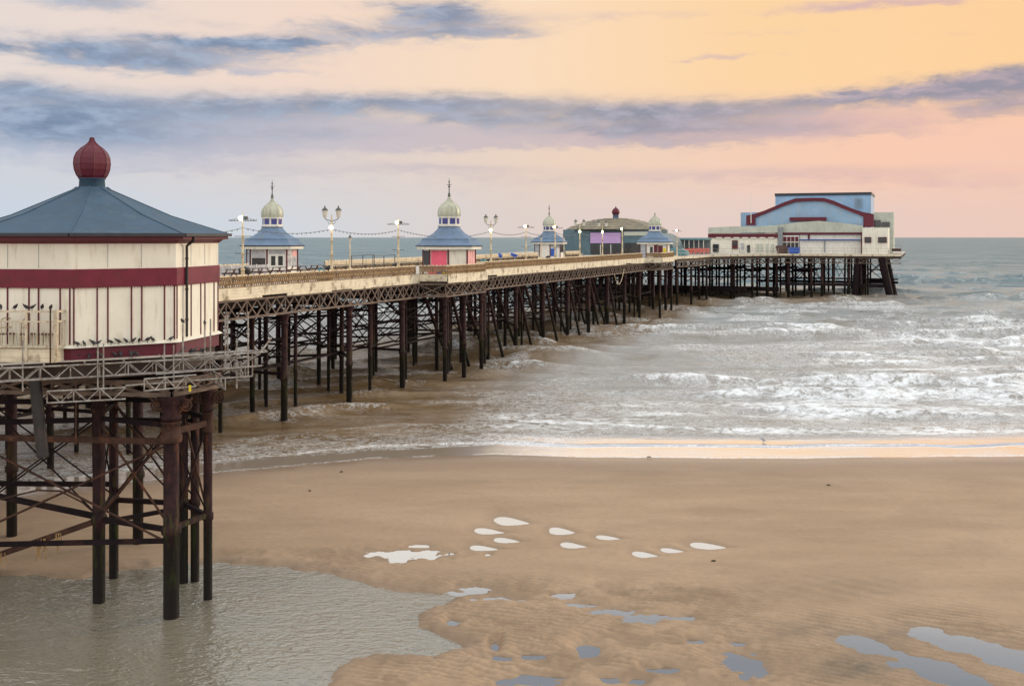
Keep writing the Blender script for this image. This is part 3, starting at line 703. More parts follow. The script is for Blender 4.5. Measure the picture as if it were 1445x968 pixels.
# ---------------------------------------------------------------- kiosks
def octo(r): return [(r*math.cos(R(22.5+45*k)), r*math.sin(R(22.5+45*k))) for k in range(8)]
def face(k, r):
    # face k has outward normal at 45*k degrees
    a = Vector((r*math.cos(R(45*k-22.5)), r*math.sin(R(45*k-22.5)), 0)); b = Vector((r*math.cos(R(45*k+22.5)), r*math.sin(R(45*k+22.5)), 0))
    return a, b, Vector((math.cos(R(45*k)), math.sin(R(45*k)), 0))
def panel(k, r, f0, f1, z0, z1, th, name, m, par, off=0.0):
    a, b, nn = face(k, r); p = a.lerp(b, f0); q = a.lerp(b, f1); c = (p+q)/2 + nn*(th/2+off)
    return MB().box((c.x, c.y, (z0+z1)/2), ((q-p).length, th, z1-z0), R(45*k+90)).build(name, m, par)
def kiosk(s, t, label, style, finial=True):
    root = thing('kiosk', L(s, t, DZ), UA, label, 'kiosk', 'domed kiosks on the pier')
    RW = 2.32
    MB().prism(octo(RW), 0.0, 2.45).build('wall', 'white', root)
    for k in range(8):
        a, b, nn = face(k, RW+.02)
        MB().lathe([(.075, 0), (.075, 2.2)], 6, (a.x, a.y, 0), smooth=False).build('corner_post', 'maroon', root)
    # kiosk-specific wall panels: the faces toward the shore are 4 (dead ahead), 5, 3, 6
    if style == 'pink':
        panel(3, RW, .1, .9, .3, 2.1, .03, 'panel', 'black', root); panel(4, RW, .08, .92, .3, 2.12, .05, 'shutter', 'pink', root)
        panel(5, RW, .08, .92, .05, 2.12, .03, 'panel', 'cream', root)
        for i in range(3): panel(6, RW, .07+.31*i, .31+.31*i, .55, 2.12, .03, 'panel', 'palepink', root)
        panel(7, RW, .1, .9, .3, 2.1, .03, 'panel', 'cream', root); panel(4, RW, .02, .98, .50, .58, .12, 'rail', 'creamrail', root, .02)
    elif style == 'door':
        panel(3, RW, .12, .88, 1.0, 2.1, .03, 'window', 'paleglass', root); w_ = panel(4, RW, .1, .9, .5, 1.42, .03, 'window', 'darkglass', root); panel(4, RW, .1, .9, 1.46, 2.1, .03, 'window', 'paleglass', root)
        d_ = panel(5, RW, .14, .86, .04, 1.72, .05, 'door', 'white', root)
        panel(5, RW, .2, .42, .75, 1.6, .03, 'pane', 'darkglass', d_, .035); panel(5, RW, .56, .8, .75, 1.6, .03, 'pane', 'darkglass', d_, .035)
        panel(5, RW, .10, .90, 1.78, 2.1, .03, 'window', 'paleglass', root)
        for kk in (6, 7):
            for i in range(2): panel(kk, RW, .08+.45*i, .45+.45*i, .65, 1.5, .03, 'window', 'paleglass', root); panel(kk, RW, .08+.45*i, .45+.45*i, 1.55, 2.1, .03, 'window', 'palepink' if i else 'paleglass', root)
    elif style == 'blue':
        panel(3, RW, .08, .92, .2, 2.1, .03, 'window', 'paleglass', root); panel(4, RW, .1, .9, .05, 2.1, .03, 'panel', 'white', root)
        panel(5, RW, .06, .62, .3, 1.5, .05, 'shutter', 'bluewrap', root); panel(5, RW, .06, .94, 1.55, 2.1, .03, 'window', 'paleglass', root)
        panel(6, RW, .1, .9, .9, 2.1, .03, 'window', 'darkglass', root)
    else:
        w_ = panel(4, RW, .30, .66, .5, 1.9, .04, 'window', 'white', root); panel(4, RW, .35, .61, .6, 1.8, .03, 'pane', 'darkglass', w_, .03); panel(4, RW, .7, .95, .2, 2.1, .03, 'panel', 'maroon', root)
        panel(5, RW, .08, .55, .3, 2.0, .03, 'panel', 'maroon', root); panel(5, RW, .6, .9, .9, 1.6, .04, 'notice_board', 'yellow', root)
        panel(6, RW, .05, .95, .1, 2.1, .03, 'panel', 'cream', root); panel(3, RW, .1, .9, .1, 2.1, .03, 'panel', 'paleglass', root)
    # scalloped valance
    mb = MB()
    for k in range(8):
        a, b, nn = face(k, 2.86); n_ = 12
        d = (b-a)
        mb.bar(a+Vector((0, 0, 2.40)), b+Vector((0, 0, 2.40)), .05, .16)
        for i in range(n_):
            p = a+d*(i/n_); q = a+d*((i+1)/n_); mid = (p+q)/2
            mb.ext([p+Vector((0, 0, 2.33)), q+Vector((0, 0, 2.33)), q.lerp(mid, .25)+Vector((0, 0, 2.24)), mid+Vector((0, 0, 2.21)), p.lerp(mid, .25)+Vector((0, 0, 2.24))], nn*.03)
    mb.build('valance', 'cream', root)
    MB().lathe([(2.9, 2.46), (3.02, 2.49), (3.03, 2.56), (2.2, 2.6)], 8, rot=R(22.5), smooth=False).build('eave', 'roofedge', root)
    MB().lathe([(3.0, 2.57), (2.62, 2.86), (2.42, 3.12)], 8, rot=R(22.5), smooth=False).build('lower_roof', 'roofblue', root)
    MB().lathe([(2.46, 3.10), (2.46, 3.17), (2.34, 3.19), (1.85, 3.40), (1.40, 3.68), (1.08, 4.02), (.92, 4.25)], 8, rot=R(22.5), smooth=False).build('upper_roof', 'roofblue', root)
    MB().lathe([(.93, 3.5), (.93, 4.20), (1.02, 4.22), (1.02, 4.30)], 8, rot=R(22.5), smooth=False).build('drum', 'greywall', root)
    ln = MB().lathe([(.99, 4.302), (.99, 4.42), (.92, 4.44), (.92, 5.03), (1.02, 5.05), (1.02, 5.13)], 8, rot=R(22.5), smooth=False).build('lantern', 'white', root)
    for k in range(8): panel(k, .92, .14, .86, 4.49, 4.99, .03, 'window', 'blueglass', ln)
    prof = [(.95, 5.13), (1.0, 5.25), (1.01, 5.45), (.98, 5.72), (.88, 5.98), (.68, 6.22), (.42, 6.42), (.22, 6.60), (.11, 6.80), (.07, 6.95)]
    dm = MB().lathe(prof, 16, smooth=True).build('dome', 'dome', root)
    mb = MB()
    for k in range(8):
        t = R(22.5+45*k); mb.path([((r+.01)*math.cos(t), (r+.01)*math.sin(t), z) for r, z in prof], .022, 4)
    mb.build('rib', 'dome', dm)
    if finial:
        MB().lathe([(.07, 6.93), (.16, 7.0), (.09, 7.08), (.12, 7.2), (.05, 7.3), (.045, 7.75), (.13, 7.85), (.05, 7.93), (.035, 8.2), (.09, 8.28), (.03, 8.36), (.012, 8.62)], 10).bar((-.24, 0, 8.02), (.24, 0, 8.02), .04).bar((0, -.24, 8.02), (0, .24, 8.02), .04).build('finial', 'lampdark', root)
    else: MB().lathe([(.07, 6.93), (.1, 7.0), (.05, 7.12), (.02, 7.2)], 8).build('finial', 'lampdark', root)
    return root
kiosk(24.0, 17.2, 'domed kiosk with white double doors on the far deck edge behind picnic tables', 'door')
kiosk(27.0, .55, 'domed kiosk with pink shutters on the projecting bay nearest the camera', 'pink')
kiosk(102, 17.2, 'distant domed kiosk with a blue shutter beside the blue-grey glass building', 'blue')
kiosk(105, .55, 'distant domed kiosk with a cream side wall and broken-off finial on the near edge', 'cream', False)

# ---------------------------------------------------------------- lamps
def lamp_twin(s, t, label, lit='glow'):
    r = thing('lamp_post', L(s, t, DZ), R(-4), label, 'lamp post', 'lamp posts along the pier')
    MB().lathe([(.2, 0), (.2, .1), (.14, .2), (.14, .9), (.17, .95), (.09, 1.1), (.075, 2.0), (.12, 2.03), (.12, 2.1), (.075, 2.14), (.065, 3.0), (.11, 3.03), (.11, 3.1), (.065, 3.15), (.055, 4.5), (.04, 4.95)], 10).build('pole', 'lampcream', r)
    mb = MB()
    for sx in (-1, 1):
        mb.path([(0, 0, 4.45), (sx*.15, 0, 4.52), (sx*.32, 0, 4.55), (sx*.45, 0, 4.62), (sx*.5, 0, 4.72)], .03, 6)
        mb.path([(sx*.05, 0, 4.25), (sx*.2, 0, 4.3), (sx*.3, 0, 4.45)], .018, 5)
    mb.build('arm', 'lampdark', r)
    for sx in (-1, 1):
        ln = MB().lathe([(.09, 4.72), (.13, 4.76), (.22, 5.24)], 6, (sx*.5, 0, 0), smooth=False).build('lantern', 'lampglass', r)
        MB().lathe([(.25, 5.242), (.24, 5.27), (.13, 5.40), (.06, 5.44), (.05, 5.55), (.01, 5.6)], 6, (sx*.5, 0, 0), smooth=False).build('cap', 'lampdark', ln)
    MB().lathe([(.03, -.14), (.12, -.08), (.145, 0), (.12, .08), (.03, .14)], 10, (.0, -.16, 4.0)).build('bulb', lit, r)
    return r
def lamp_cross(s, t, label, lit='glow'):
    r = thing('lamp_post', L(s, t, DZ), R(-4), label, 'lamp post', 'lamp posts along the pier')
    MB().lathe([(.2, 0), (.2, .1), (.13, .2), (.12, 1.2), (.15, 1.24), (.15, 1.3), (.085, 1.36), (.075, 2.2), (.12, 2.24), (.12, 2.3), (.07, 2.34), (.065, 3.3), (.12, 3.33), (.12, 3.4), (.06, 3.45), (.05, 4.4), (.02, 4.9)], 10).build('pole', 'lampcream', r)
    mb = MB()
    for z, w in ((4.35, .88), (3.36, .55), (2.27, .5)):
        mb.bar((-w, 0, z), (w, 0, z), .04)
        if z > 4:
            for i in range(5):
                for sx in (-1, 1): mb.bar((sx*w*(.2+.2*i), 0, z-.04), (sx*w*(.2+.2*i), 0, z+.09), .025)
            mb.bar((-w, 0, z), (0, 0, z+.25), .02); mb.bar((w, 0, z), (0, 0, z+.25), .02)
    mb.build('crossbar', 'lampdark', r)
    MB().lim(.02, .30, -.12, .12, 4.40, 4.62).build('floodlight_housing', 'lampdark', r)
    MB().lathe([(.03, -.14), (.12, -.08), (.145, 0), (.12, .08), (.03, .14)], 10, (-.10, -.14, 4.5)).build('bulb', lit, r)
    return r
def lamp_small(s, t, label):
    r = thing('lamp_post', L(s, t, DZ), UA, label, 'lamp post', 'short lamp posts on the deck')
    MB().lathe([(.13, 0), (.12, .5), (.07, .6), (.06, 1.5), (.09, 1.53), (.09, 1.6), (.06, 1.64), (.05, 2.9)], 9).build('pole', 'lampcream', r)
    ln = MB().lathe([(.08, 2.9), (.17, 3.25)], 6, smooth=False).build('lantern', 'lampglass', r)
    MB().lathe([(.19, 3.252), (.08, 3.42), (.03, 3.5), (.01, 3.62)], 6, smooth=False).build('cap', 'lampdark', ln)
lamp_cross(-3.4, .95, 'cream crossbar lamp post with white floodlight left of the far domed kiosk with doors', 'glowwhite')
lamp_twin(7.4, .95, 'nearest twin-lantern lamp post, right of the domed kiosk with white doors')
lamp_cross(17.9, .95, 'cream crossbar lamp post with lit bulb just left of the pink-shuttered kiosk')
lamp_twin(37.8, .95, 'twin-lantern lamp post standing just right of the pink-shuttered kiosk', 'glowgreen')
lamp_cross(47.8, .95, 'crossbar lamp post with lit bulb left of the distant blue-shuttered kiosk')
lamp_cross(57.5, .95, 'crossbar lamp post with lit bulb just right of the distant blue-shuttered kiosk')
lamp_twin(67, .95, 'twin-lantern lamp post before the left end of the blue-grey building', 'glowgreen')
lamp_twin(77, .95, 'twin-lantern lamp post in front of the lilac screen', 'glowgreen')
lamp_cross(87, .95, 'crossbar lamp post just left of the distant kiosk with the broken finial', 'glowgreen')
lamp_cross(124, 1.2, 'farthest lit lamp post, between the last domed kiosk and the theatre', 'glowwhite')
lamp_small(27, 10.7, 'short single-lantern post on the deck between two twin-lantern posts')
lamp_small(80, 10.7, 'short single-lantern post on the deck before the distant blue-shuttered kiosk')
lamp_small(90, 10.7, 'short single-lantern post on the deck just right of the blue-shuttered kiosk')
# strings of bulbs
LP = [-14, -3.4, 7.4, 17.9, 37.8, 47.8, 57.5, 67, 77, 87]
bulb = None
names = ['from behind the maroon-banded pavilion to the first crossbar post', 'from the first crossbar post to the nearest twin-lantern post', 'between the nearest twin-lantern post and the pink-shuttered kiosk',
         'passing behind the pink-shuttered kiosk', 'right of the pink-shuttered kiosk, after the twin-lantern post', 'in front of the distant blue-shuttered kiosk', 'left of the blue-grey building', 'in front of the lilac screen', 'left of the kiosk with the broken finial']
for i, (a, b) in enumerate(zip(LP, LP[1:])):
    st = thing('string_of_bulbs', L(a, .95, DZ), UA, 'sagging string of small bulbs '+names[i], 'string lights', 'strings of bulbs between lamp posts')
    ln = b-a; za = 3.9 if i else 3.5; sag = .35 if ln < 15 else .6
    pt = lambda f_: (ln*f_, 0, za + (0 if i else .4*f_) - sag*4*f_*(1-f_))
    MB().path([pt(k/14) for k in range(15)], .014, 4).build('wire', 'black', st)
    nb = int(ln/.55)
    for k in range(1, nb):
        if bulb is None:
            bulb = MB().lathe([(.01, -.10), (.04, -.06), (.045, -.02), (.02, .03)], 6).build('bulb', 'greywall', st); o = bulb
        else:
            o = bulb.copy(); COL.objects.link(o); o.parent = st
        o.location = pt(k/nb)

# ---------------------------------------------------------------- deck furniture
def make_table():
    r = thing('picnic_table', (0, 0, DZ), 0, '', 'picnic table', 'picnic tables on the pier deck')
    mb = MB()
    for i in range(5): mb.box((0, -.28+.14*i, .73), (1.7, .12, .04))
    mb.build('tabletop', 'wood', r)
    for sy in (-1, 1): MB().box((0, sy*.66, .44), (1.7, .22, .04)).build('bench_seat', 'wood', r)
    for sx in (-1, 1):
        mb = MB()
        for sy in (-1, 1): mb.bar((sx*.6, sy*.25, .71), (sx*.6, sy*.72, 0), .045, .09)
        mb.bar((sx*.6, -.74, .40), (sx*.6, .74, .40), .045, .09); mb.build('leg_frame', 'wood', r)
    return r
tab = make_table(); ttree = tree_of(tab); first = True
for s, t, a, lab in ((11.4, 12.3, .1, 'dark wooden picnic table beside the black bin, leftmost on the deck'), (15.0, 12.3, -.05, 'dark wooden picnic table in front of the kiosk counter with a glazed screen'),
                (18.0, 12.4, .05, 'dark wooden picnic table in front of the kiosk with white doors'), (21.2, 12.5, 0, 'dark wooden picnic table under the right side of the white-doored kiosk'),
                (24.4, 12.6, .08, 'dark wooden picnic table standing clear to the right of the white-doored kiosk'), (78, 12.2, 0, 'dark picnic table on the deck before the blue-shuttered kiosk'),
                (106, 8.3, 0, 'distant picnic table, leftmost before the blue-grey glass building'), (109.0, 7.6, .1, 'distant picnic table before the lilac screen'), (112.0, 7.0, 0, 'distant picnic table below the right end of the lilac screen'), (115, 6.4, 0, 'distant picnic table, last before the kiosk with the broken finial')):
    if first: o = tab; first = False; o.location = L(s, t, DZ); o.rotation_euler = (0, 0, UA+a)
    else: o = dup(tab, ttree, L(s, t, DZ), UA+a)
    o['label'] = lab
def bin_(s, t, m, label, h=1.0, r=.3):
    b = thing('litter_bin', L(s, t, DZ), UA, label, 'bin', 'litter bins on the deck')
    MB().lathe([(r*.85, 0), (r, .05), (r, h*.8), (r*1.06, h*.82), (r*1.06, h*.9), (r*.9, h)], 12).build('bin_body', m, b); MB().lathe([(r*.6, h+.002), (r*.3, h+.08), (.03, h+.1)], 12).build('lid', 'black', b)
bin_(4.6, 6.5, 'black', 'black round bin beside the leftmost picnic table', 1.1, .42); bin_(7.0, 1.6, 'teal', 'greenish bin at the foot of the nearest twin-lantern post'); bin_(8.0, 1.5, 'black', 'black bin right of the nearest twin-lantern post', 1.15)
bin_(18.6, 1.5, 'black', 'black bin at the foot of the crossbar post beside the pink-shuttered kiosk', 1.1); bin_(37.2, 1.5, 'teal', 'green bin at the foot of the twin-lantern post right of the pink-shuttered kiosk', 1.1); bin_(38.6, 1.4, 'black', 'black bin right of the twin-lantern post after the pink-shuttered kiosk', 1.1); bin_(56.3, 1.4, 'black', 'black bin by the crossbar post right of the blue-shuttered kiosk', 1.1)
def scope(s, t, label, a):
    r = thing('telescope', L(s, t, DZ), UA+a, label, 'telescope', 'coin telescopes')
    MB().lathe([(.2, 0), (.2, .06), (.07, .12), (.06, 1.2)], 9).build('pedestal', 'greywall', r)
    MB().tube((-.32, 0, 1.32), (.4, 0, 1.5), .12, .17, 10).lim(-.14, .14, -.16, .16, 1.2, 1.5).build('viewer', 'bluewrap', r)
scope(43.5, 2.2, 'blue coin telescope standing higher, right of the twin-lantern post', .6); scope(46.0, 1.6, 'blue coin telescope standing lower, next to the crossbar post', 2.4)
# glass wind screen by the first kiosk and metal frame beside the pink one
ws = thing('wind_screen', L(15, 13.9, DZ), UA, 'low glazed wind screen behind the picnic tables', 'screen')
MB().lim(-3.5, 3.5, -.02, .02, .1, .95).build('glass_panel', 'paleglass', ws)
for i in range(5): MB().lim(-3.5+1.75*i-.03, -3.5+1.75*i+.03, -.035, .035, 0, 1.0).build('post', 'white', ws)
fr = thing('metal_frame', L(18.7, 3.2, DZ), UA, 'grey tubular awning frame standing left of the pink-shuttered kiosk', 'frame')
for x in (0, 1.9, 3.9):
    for y in (0, 2.0): MB().bar((x-1, y, 0), (x-1, y, 1.75), .05).build('post', 'lampdark', fr)
for y in (0, 2.0): MB().bar((-1, y, 1.77), (2.9, y, 1.77), .05).build('top_rail', 'lampdark', fr)
for m_, x, z, lab in (('yellow', 20.9, .45, 'yellow crate in front of the pink shutter'), ('bluewrap', 20.0, .45, 'blue crate in front of the pink shutter'), ('pink', 19.0, .6, 'pink crate left of the yellow and blue crates')):
    c_ = thing('crate', L(x+3.6-.55*(x-19), -.55+.3*(20.9-x), DZ), UA, lab, 'crate')
    mb = MB(); mb.lim(-.4, .4, -.3, .3, 0, .06)
    for sx in (-1, 1): mb.lim(sx*.4-.02, sx*.4+.02, -.3, .3, .06, z); mb.lim(-.38, .38, sx*.3-.02, sx*.3+.02, .06, z-.03)
    mb.build('crate_body', m_, c_); MB().lim(-.44, .44, -.34, .34, z, z+.05).build('lid', m_, c_)

# ================================================================ PIER HEAD
head = thing('theatre_platform', (P0[0], P0[1], 0), UA, 'wide pier head on dense dark piles carrying the theatre at the seaward end', 'pier head')
HD = [(118.1, 0), (126, -1.5), (140, -1.5), (150, -7), (157, -12), (157.5, -35), (205, -35), (205, 45), (150, 45), (150, 30), (118.1, 30)]
MB().prism(HD, DZ-.22, DZ).build('deck', 'planks', head)
MB().prism([(x, y) for x, y in HD], DZ-.75, DZ-.224).build('deck_joists', 'underdeck', head)
for (a, b) in zip(HD[:6], HD[1:6]):
    mb = MB(); d = Vector((b[0]-a[0], b[1]-a[1], 0)); n_ = Vector((d.y, -d.x, 0)).normalized()*.08
    A = Vector((a[0], a[1], DZ-.2))+n_; B = Vector((b[0], b[1], DZ-.2))+n_
    mb.bar(A, B, .12, .36); mb.build('fascia_boards', 'cream_worn', head)
    lattice((a[0]+.2, a[1]), (b[0]+.2, b[1]), 6.9, 7.94, 1.9, .09, par=head)
    mb = MB(); up = Vector((0, 0, .25)); k_ = max(2, int(d.length/2))
    for i in range(k_+1): mb.bar(A.lerp(B, i/k_)+up-2*n_, A.lerp(B, i/k_)+up-2*n_+Vector((0, 0, 1.1)), .05)
    for z in (.55, 1.08): mb.bar(A+up-2*n_+Vector((0, 0, z)), B+up-2*n_+Vector((0, 0, z)), .045)
    mb.build('railing', 'steel', head)
hp = []
for s in (119.5, 127, 134, 141):
    for t in (.2, 5, 10, 16, 22): hp.append((s, t-(.9 if s > 125 and t < 1 else 0), .21))
for s, t0 in ((149, -5), (158, -34), (167, -34), (177, -34), (188, -34), (200, -34)):
    for t in np.arange(t0 if s < 150 else -13.5, 31, 5.5): hp.append((s+random.uniform(-.6, .6), float(t)+random.uniform(-.5, .5), .22))
for px in (1030, 1060, 1082):
    t, _ = tz(px, 420, 151); hp.append((152.5, t, .22))
FRT = [tz(x, 420, 158.2)[0] for x in (1096, 1112, 1145, 1160, 1177, 1198, 1215)]
for i, t in enumerate(FRT): hp.append((158.2, t, .30 if i in (3,) else .22))
for s in (167, 177, 188):
    for t in (-16, -20, -24, -28): hp.append((s, t, .2))
hp = hp[:98]
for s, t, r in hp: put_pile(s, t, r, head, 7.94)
HB = sorted(FRT, reverse=True)
mb = MB(); mb.bar((158.2, -12, 2.7), (158.2, -33, 2.7), .3, .55); mb.bar((158.25, -12, 5.7), (158.25, -33.5, 5.7), .15, .2); mb.build('waling_beam', 'dark', head)
mb = MB(); mb.bar((177, -5, 2.5), (177, -34, 2.5), .3, .5); mb.bar((177, 28, 3.2), (177, -34, 3.2), .3, .3); mb.build('waling_beam', 'dark', head)
mb = MB(); mb.bar((149, 28, 1.9), (149, -7, 1.9), .3, .9); mb.build('waling_beam', 'dark', head)
mb = MB(); mb.bar((158.1, 28, 1.6), (158.1, -12, 1.6), .3, .9); mb.build('waling_beam', 'dark', head)
for a, b in zip(HB, HB[1:]):
    for s in (158.5, 178):
        mb = MB(); rod(mb, (s, a, 2.9), (s, b, 7.6), .05); rod(mb, (s, a, 7.6), (s, b, 2.9), .05); mb.build('cross_brace', 'dark', head)
for s in (166.5, 176.5, 187.5):
    for k in range(9):
        a, b = 29-5.2*k, 29-5.2*(k+1)
        mb = MB(); rod(mb, (s, a, 2.6), (s, b, 7.4), .09); rod(mb, (s, a, 7.4), (s, b, 2.6), .09); mb.bar((s, a, 5.0+.3*(k % 2)), (s, b, 5.0+.3*(k % 2)), .2, .3)
        if k % 2: mb.bar((s, (a+b)/2, 7.8), (s, (a+b)/2, -1), .35, .35)
        mb.build('cross_brace', 'dark', head)
t1, _ = tz(1247, 370, 158); t2, _ = tz(1258, 417, 158)
for s in (158, 180):
    mb = MB(); mb.tube((s, -31.4, 8.1), (s, t2-.1, -1.2), .75, .7, 12); mb.build('battered_leg', 'dark', head)
    mb = MB(); mb.tube((s, -27.0, 8.1), (s, -26.4, -1.2), .62, .62, 12); mb.build('battered_leg', 'dark', head)
    mb = MB(); mb.bar((s, -27, 2.6), (s, -32.8, 2.6), .35, .7); rod(mb, (s, -27, 3), (s, -31.8, 7.6), .08); rod(mb, (s, -27, 7.6), (s, -32.6, 3), .08); mb.build('cross_brace', 'dark', head)

# ---------------------------------------------------------------- theatre
th = thing('theatre', L(163, -8, DZ), UA, 'pale blue theatre with a maroon arched gable at the seaward end of the pier', 'theatre')
def zp(x, y): return 960 + x/4.25, 250 + y/4.25
def loc(x, y, s):
    t, z = tz(*zp(x, y), s); return Vector((s-163, t+8, z-DZ))
def tpoly(pts, s, depth, name, m, par=th, thick=None):
    P = [loc(x, y, s) for x, y in pts]
    o = fixn(MB().ext(P, (depth, 0, 0)).build(name, m, par)); return o
def trect(x0, y0, x1, y1, s, depth, name, m, par=th, floor=False):
    a = loc(x0, y0, s); b = loc(x1, y1, s); z0 = 0.0 if floor else b.z
    return MB().lim(a.x, a.x+depth, b.y, a.y, z0, a.z).build(name, m, par)
trect(570, 107, 1143, 300, 182, 16, 'fly_tower', 'cladblue', floor=True); trect(566, 99, 1147, 106.5, 181.8, 16.4, 'roof_edge', 'roofedge')
trect(362, 213, 470, 290, 176, 10, 'side_block', 'cladblue', floor=True)
topc = [(395, 232), (440, 222), (500, 203), (560, 178), (620, 152), (690, 128), (740, 126), (800, 125), (860, 125), (920, 142), (980, 168), (1040, 192), (1100, 211), (1160, 222)]
botc = [(1160, 300), (1098, 300), (1098, 240), (1040, 216), (980, 193), (920, 167), (860, 147), (800, 144), (740, 146), (690, 150), (620, 174), (560, 199), (500, 224), (450, 245), (450, 290), (395, 290)]
tpoly(topc+botc, 168, 1.0, 'arch_band', 'maroon')
tpoly([(450, 330), (450, 246)] + [(500, 225), (560, 200), (620, 175), (690, 151), (740, 147), (800, 145), (860, 148), (920, 168), (980, 194), (1040, 217), (1098, 241), (1098, 330)], 168.4, 14, 'gable_wall', 'cladblue')
trect(655, 242, 875, 263, 167.6, .7, 'name_board', 'maroon')
tpoly([(440, 298), (585, 288), (700, 272), (830, 263), (960, 274), (1090, 292), (1090, 332), (440, 336)], 164.4, 3.4, 'canopy_roof', 'cladpale')
tpoly([(165, 336), (170, 303), (340, 296), (583, 298), (583, 333)], 163, 8, 'wing_roof', 'cladpale')
w_ = trect(168, 338, 583, 450, 163.4, 8, 'wing_wall', 'cream', floor=True)
trect(166, 341, 586, 364, 163.15, .2, 'valance', 'maroon')
for x in np.arange(215, 570, 52): trect(x, 361, x+34, 368, 163.05, .3, 'sign_tab', 'white')
trect(195, 403, 230, 450, 163.2, .3, 'doorway', 'darkglass'); wn = trect(310, 380, 344, 432, 163.2, .3, 'window', 'maroon'); trect(315, 386, 339, 410, 163.1, .15, 'pane', 'darkglass', wn)
dn = trect(357, 390, 386, 450, 163.2, .3, 'door', 'white'); trect(362, 396, 381, 436, 163.1, .15, 'pane', 'paleglass', dn)
trect(400, 408, 418, 452, 163.2, .3, 'doorway', 'darkglass')
for x in (455, 478, 512, 545): trect(x, 400, x+14, 448, 163.2, .3, 'door', 'cladpale')
trect(583, 300, 612, 455, 163.2, 5, 'pillar', 'greywall', floor=True)
mb = MB()
for i in range(4):
    a = loc(572+4*i, 412+11*i, 161.2); b = loc(640, 455, 161.2); mb.lim(-1.9+.0, -1.5+.45*i if False else -.6, b.y, a.y+.02*i, 0.0 if i == 3 else a.z-.5, a.z)
mb.build('steps', 'wood', th)
wn = trect(612, 350, 712, 426, 164.0, .6, 'window', 'white')
for i in range(4):
    for j in range(2): trect(617+24*i, 358+35*j, 636+24*i, 386+35*j, 163.9, .2, 'pane', 'maroon' if j == 0 else 'darkglass', wn)
trect(612, 333, 1088, 345, 164.2, .6, 'roof_edge', 'maroon'); trect(716, 346, 1086, 374, 164.6, 3, 'upper_wall', 'cream')
trect(612, 427, 716, 456, 164.5, 3, 'wall', 'cladpale', floor=True)
trect(714, 374.5, 1086, 379, 163.6, 1.2, 'ledge', 'bluewrap'); trect(716, 380, 1086, 455, 164.2, 3.5, 'lower_wall', 'white', floor=True)
trect(765, 334, 776, 372, 164.4, .3, 'pillar', 'maroon'); trect(862, 380, 868, 450, 163.9, .4, 'down_pipe', 'greywall')
trect(1084, 332, 1090, 456, 163.0, 1.3, 'pillar', 'maroon', floor=True)
trect(1091, 304, 1246, 456, 162, 10, 'corner_block', 'cream', floor=True)
for x0, x1 in ((1105, 1145), (1186, 1238)):
    wn = trect(x0, 360, x1, 394, 161.7, .4, 'window', 'maroon'); trect(x0+4, 364, x1-4, 390, 161.6, .2, 'pane', 'darkglass', wn)
trect(1160, 212, 1279, 302, 172, 8, 'stair_tower', 'cladpale', floor=True); trect(1163, 258, 1202, 298, 171.6, .5, 'opening', 'darkglass'); trect(1208, 270, 1256, 298, 171.6, .5, 'opening', 'darkglass')
mb = MB(); a = loc(424, 95, 166); b = loc(424, 262, 166); mb.tube((b.x, b.y, b.z-.5), (a.x, a.y, a.z), .09, .04, 8); mb.build('flagpole', 'white', th)
bl = trect(1268, 430, 1322, 446, 163, 6, 'balcony', 'rustbrown')
mb = MB(); a = loc(1268, 412, 163); b = loc(1320, 412, 163); c_ = loc(1320, 431, 163)
mb.bar(a, b, .06); mb.bar(b, c_, .06); mb.bar(b, b+Vector((6, 0, 0)), .06); mb.bar(c_+Vector((6, 0, 0)), b+Vector((6, 0, 0)), .06); mb.build('rail', 'steel', bl)
mb = MB()
for i in range(5):
    a = loc(1050+9*i, 125+4*(i % 2), 181.6); b = loc(1050+9*i, 190, 181.6); mb.bar(a, b, .09)
for y in (135, 150, 165, 180): mb.bar(loc(1046, y, 181.6), loc(1092, y, 181.6), .08)
mb.build('ladder_frame', 'greywall', th)
a = loc(686, 443, 161); sk = thing('skip', L(160.2, a.y-8, DZ), UA, 'blue waste skip on the deck below the theatre window', 'skip')
MB().ext([(-.7, -1.0, .12), (-.7, 1.0, .12), (-.7, 1.15, 1.2), (-.7, -1.15, 1.2)], (1.4, 0, 0)).build('skip_body', 'bluewrap', sk); MB().lim(-.75, .75, -1.2, 1.2, 1.202, 1.28).build('lid', 'bluewrap', sk); MB().lim(-.5, .5, -.8, .8, 0, .119).build('base', 'black', sk)
# covered walkway with barriers before the theatre
def pxs(px, s): return tz(px, 350, s)[0]
cw = thing('canopy', L(150, 10, DZ), UA, 'long flat teal canopy on thin posts left of the theatre', 'canopy')
ta, tb = pxs(940, 150)-10, pxs(1000, 150)-10
MB().lim(-3, 3, tb, ta, 2.75, 3.05).build('canopy_roof', 'teal', cw)
for i in range(9):
    y = ta+(tb-ta)*(i+.5)/9
    MB().lim(-2.8, -2.68, y-.06, y+.06, 0, 2.748).build('post', 'white', cw)
MB().lim(2, 2.2, tb, ta, 0, 2.74).build('back_wall', 'greywall', cw)
def barrier(px, s, lab):
    b = thing('barrier', L(s, pxs(px, s), DZ), UA, lab, 'barrier', 'red barriers before the canopy')
    mb = MB(); mb.lim(-.06, .06, -1.0, 1.0, .35, 1.15); mb.build('panel', 'redbar', b)
    for y in (-.8, .8): MB().lim(-.3, .3, y-.06, y+.06, 0, .348).build('foot', 'redbar', b)
BL = 'red plastic barrier in the row before the teal canopy'
for i in range(7): barrier(957+6.2*i, 140+1.2*i, BL)
car = thing('stall', L(128, 3.2, DZ), UA+R(90), 'low dark teal covered stall right of the last domed kiosk', 'stall')
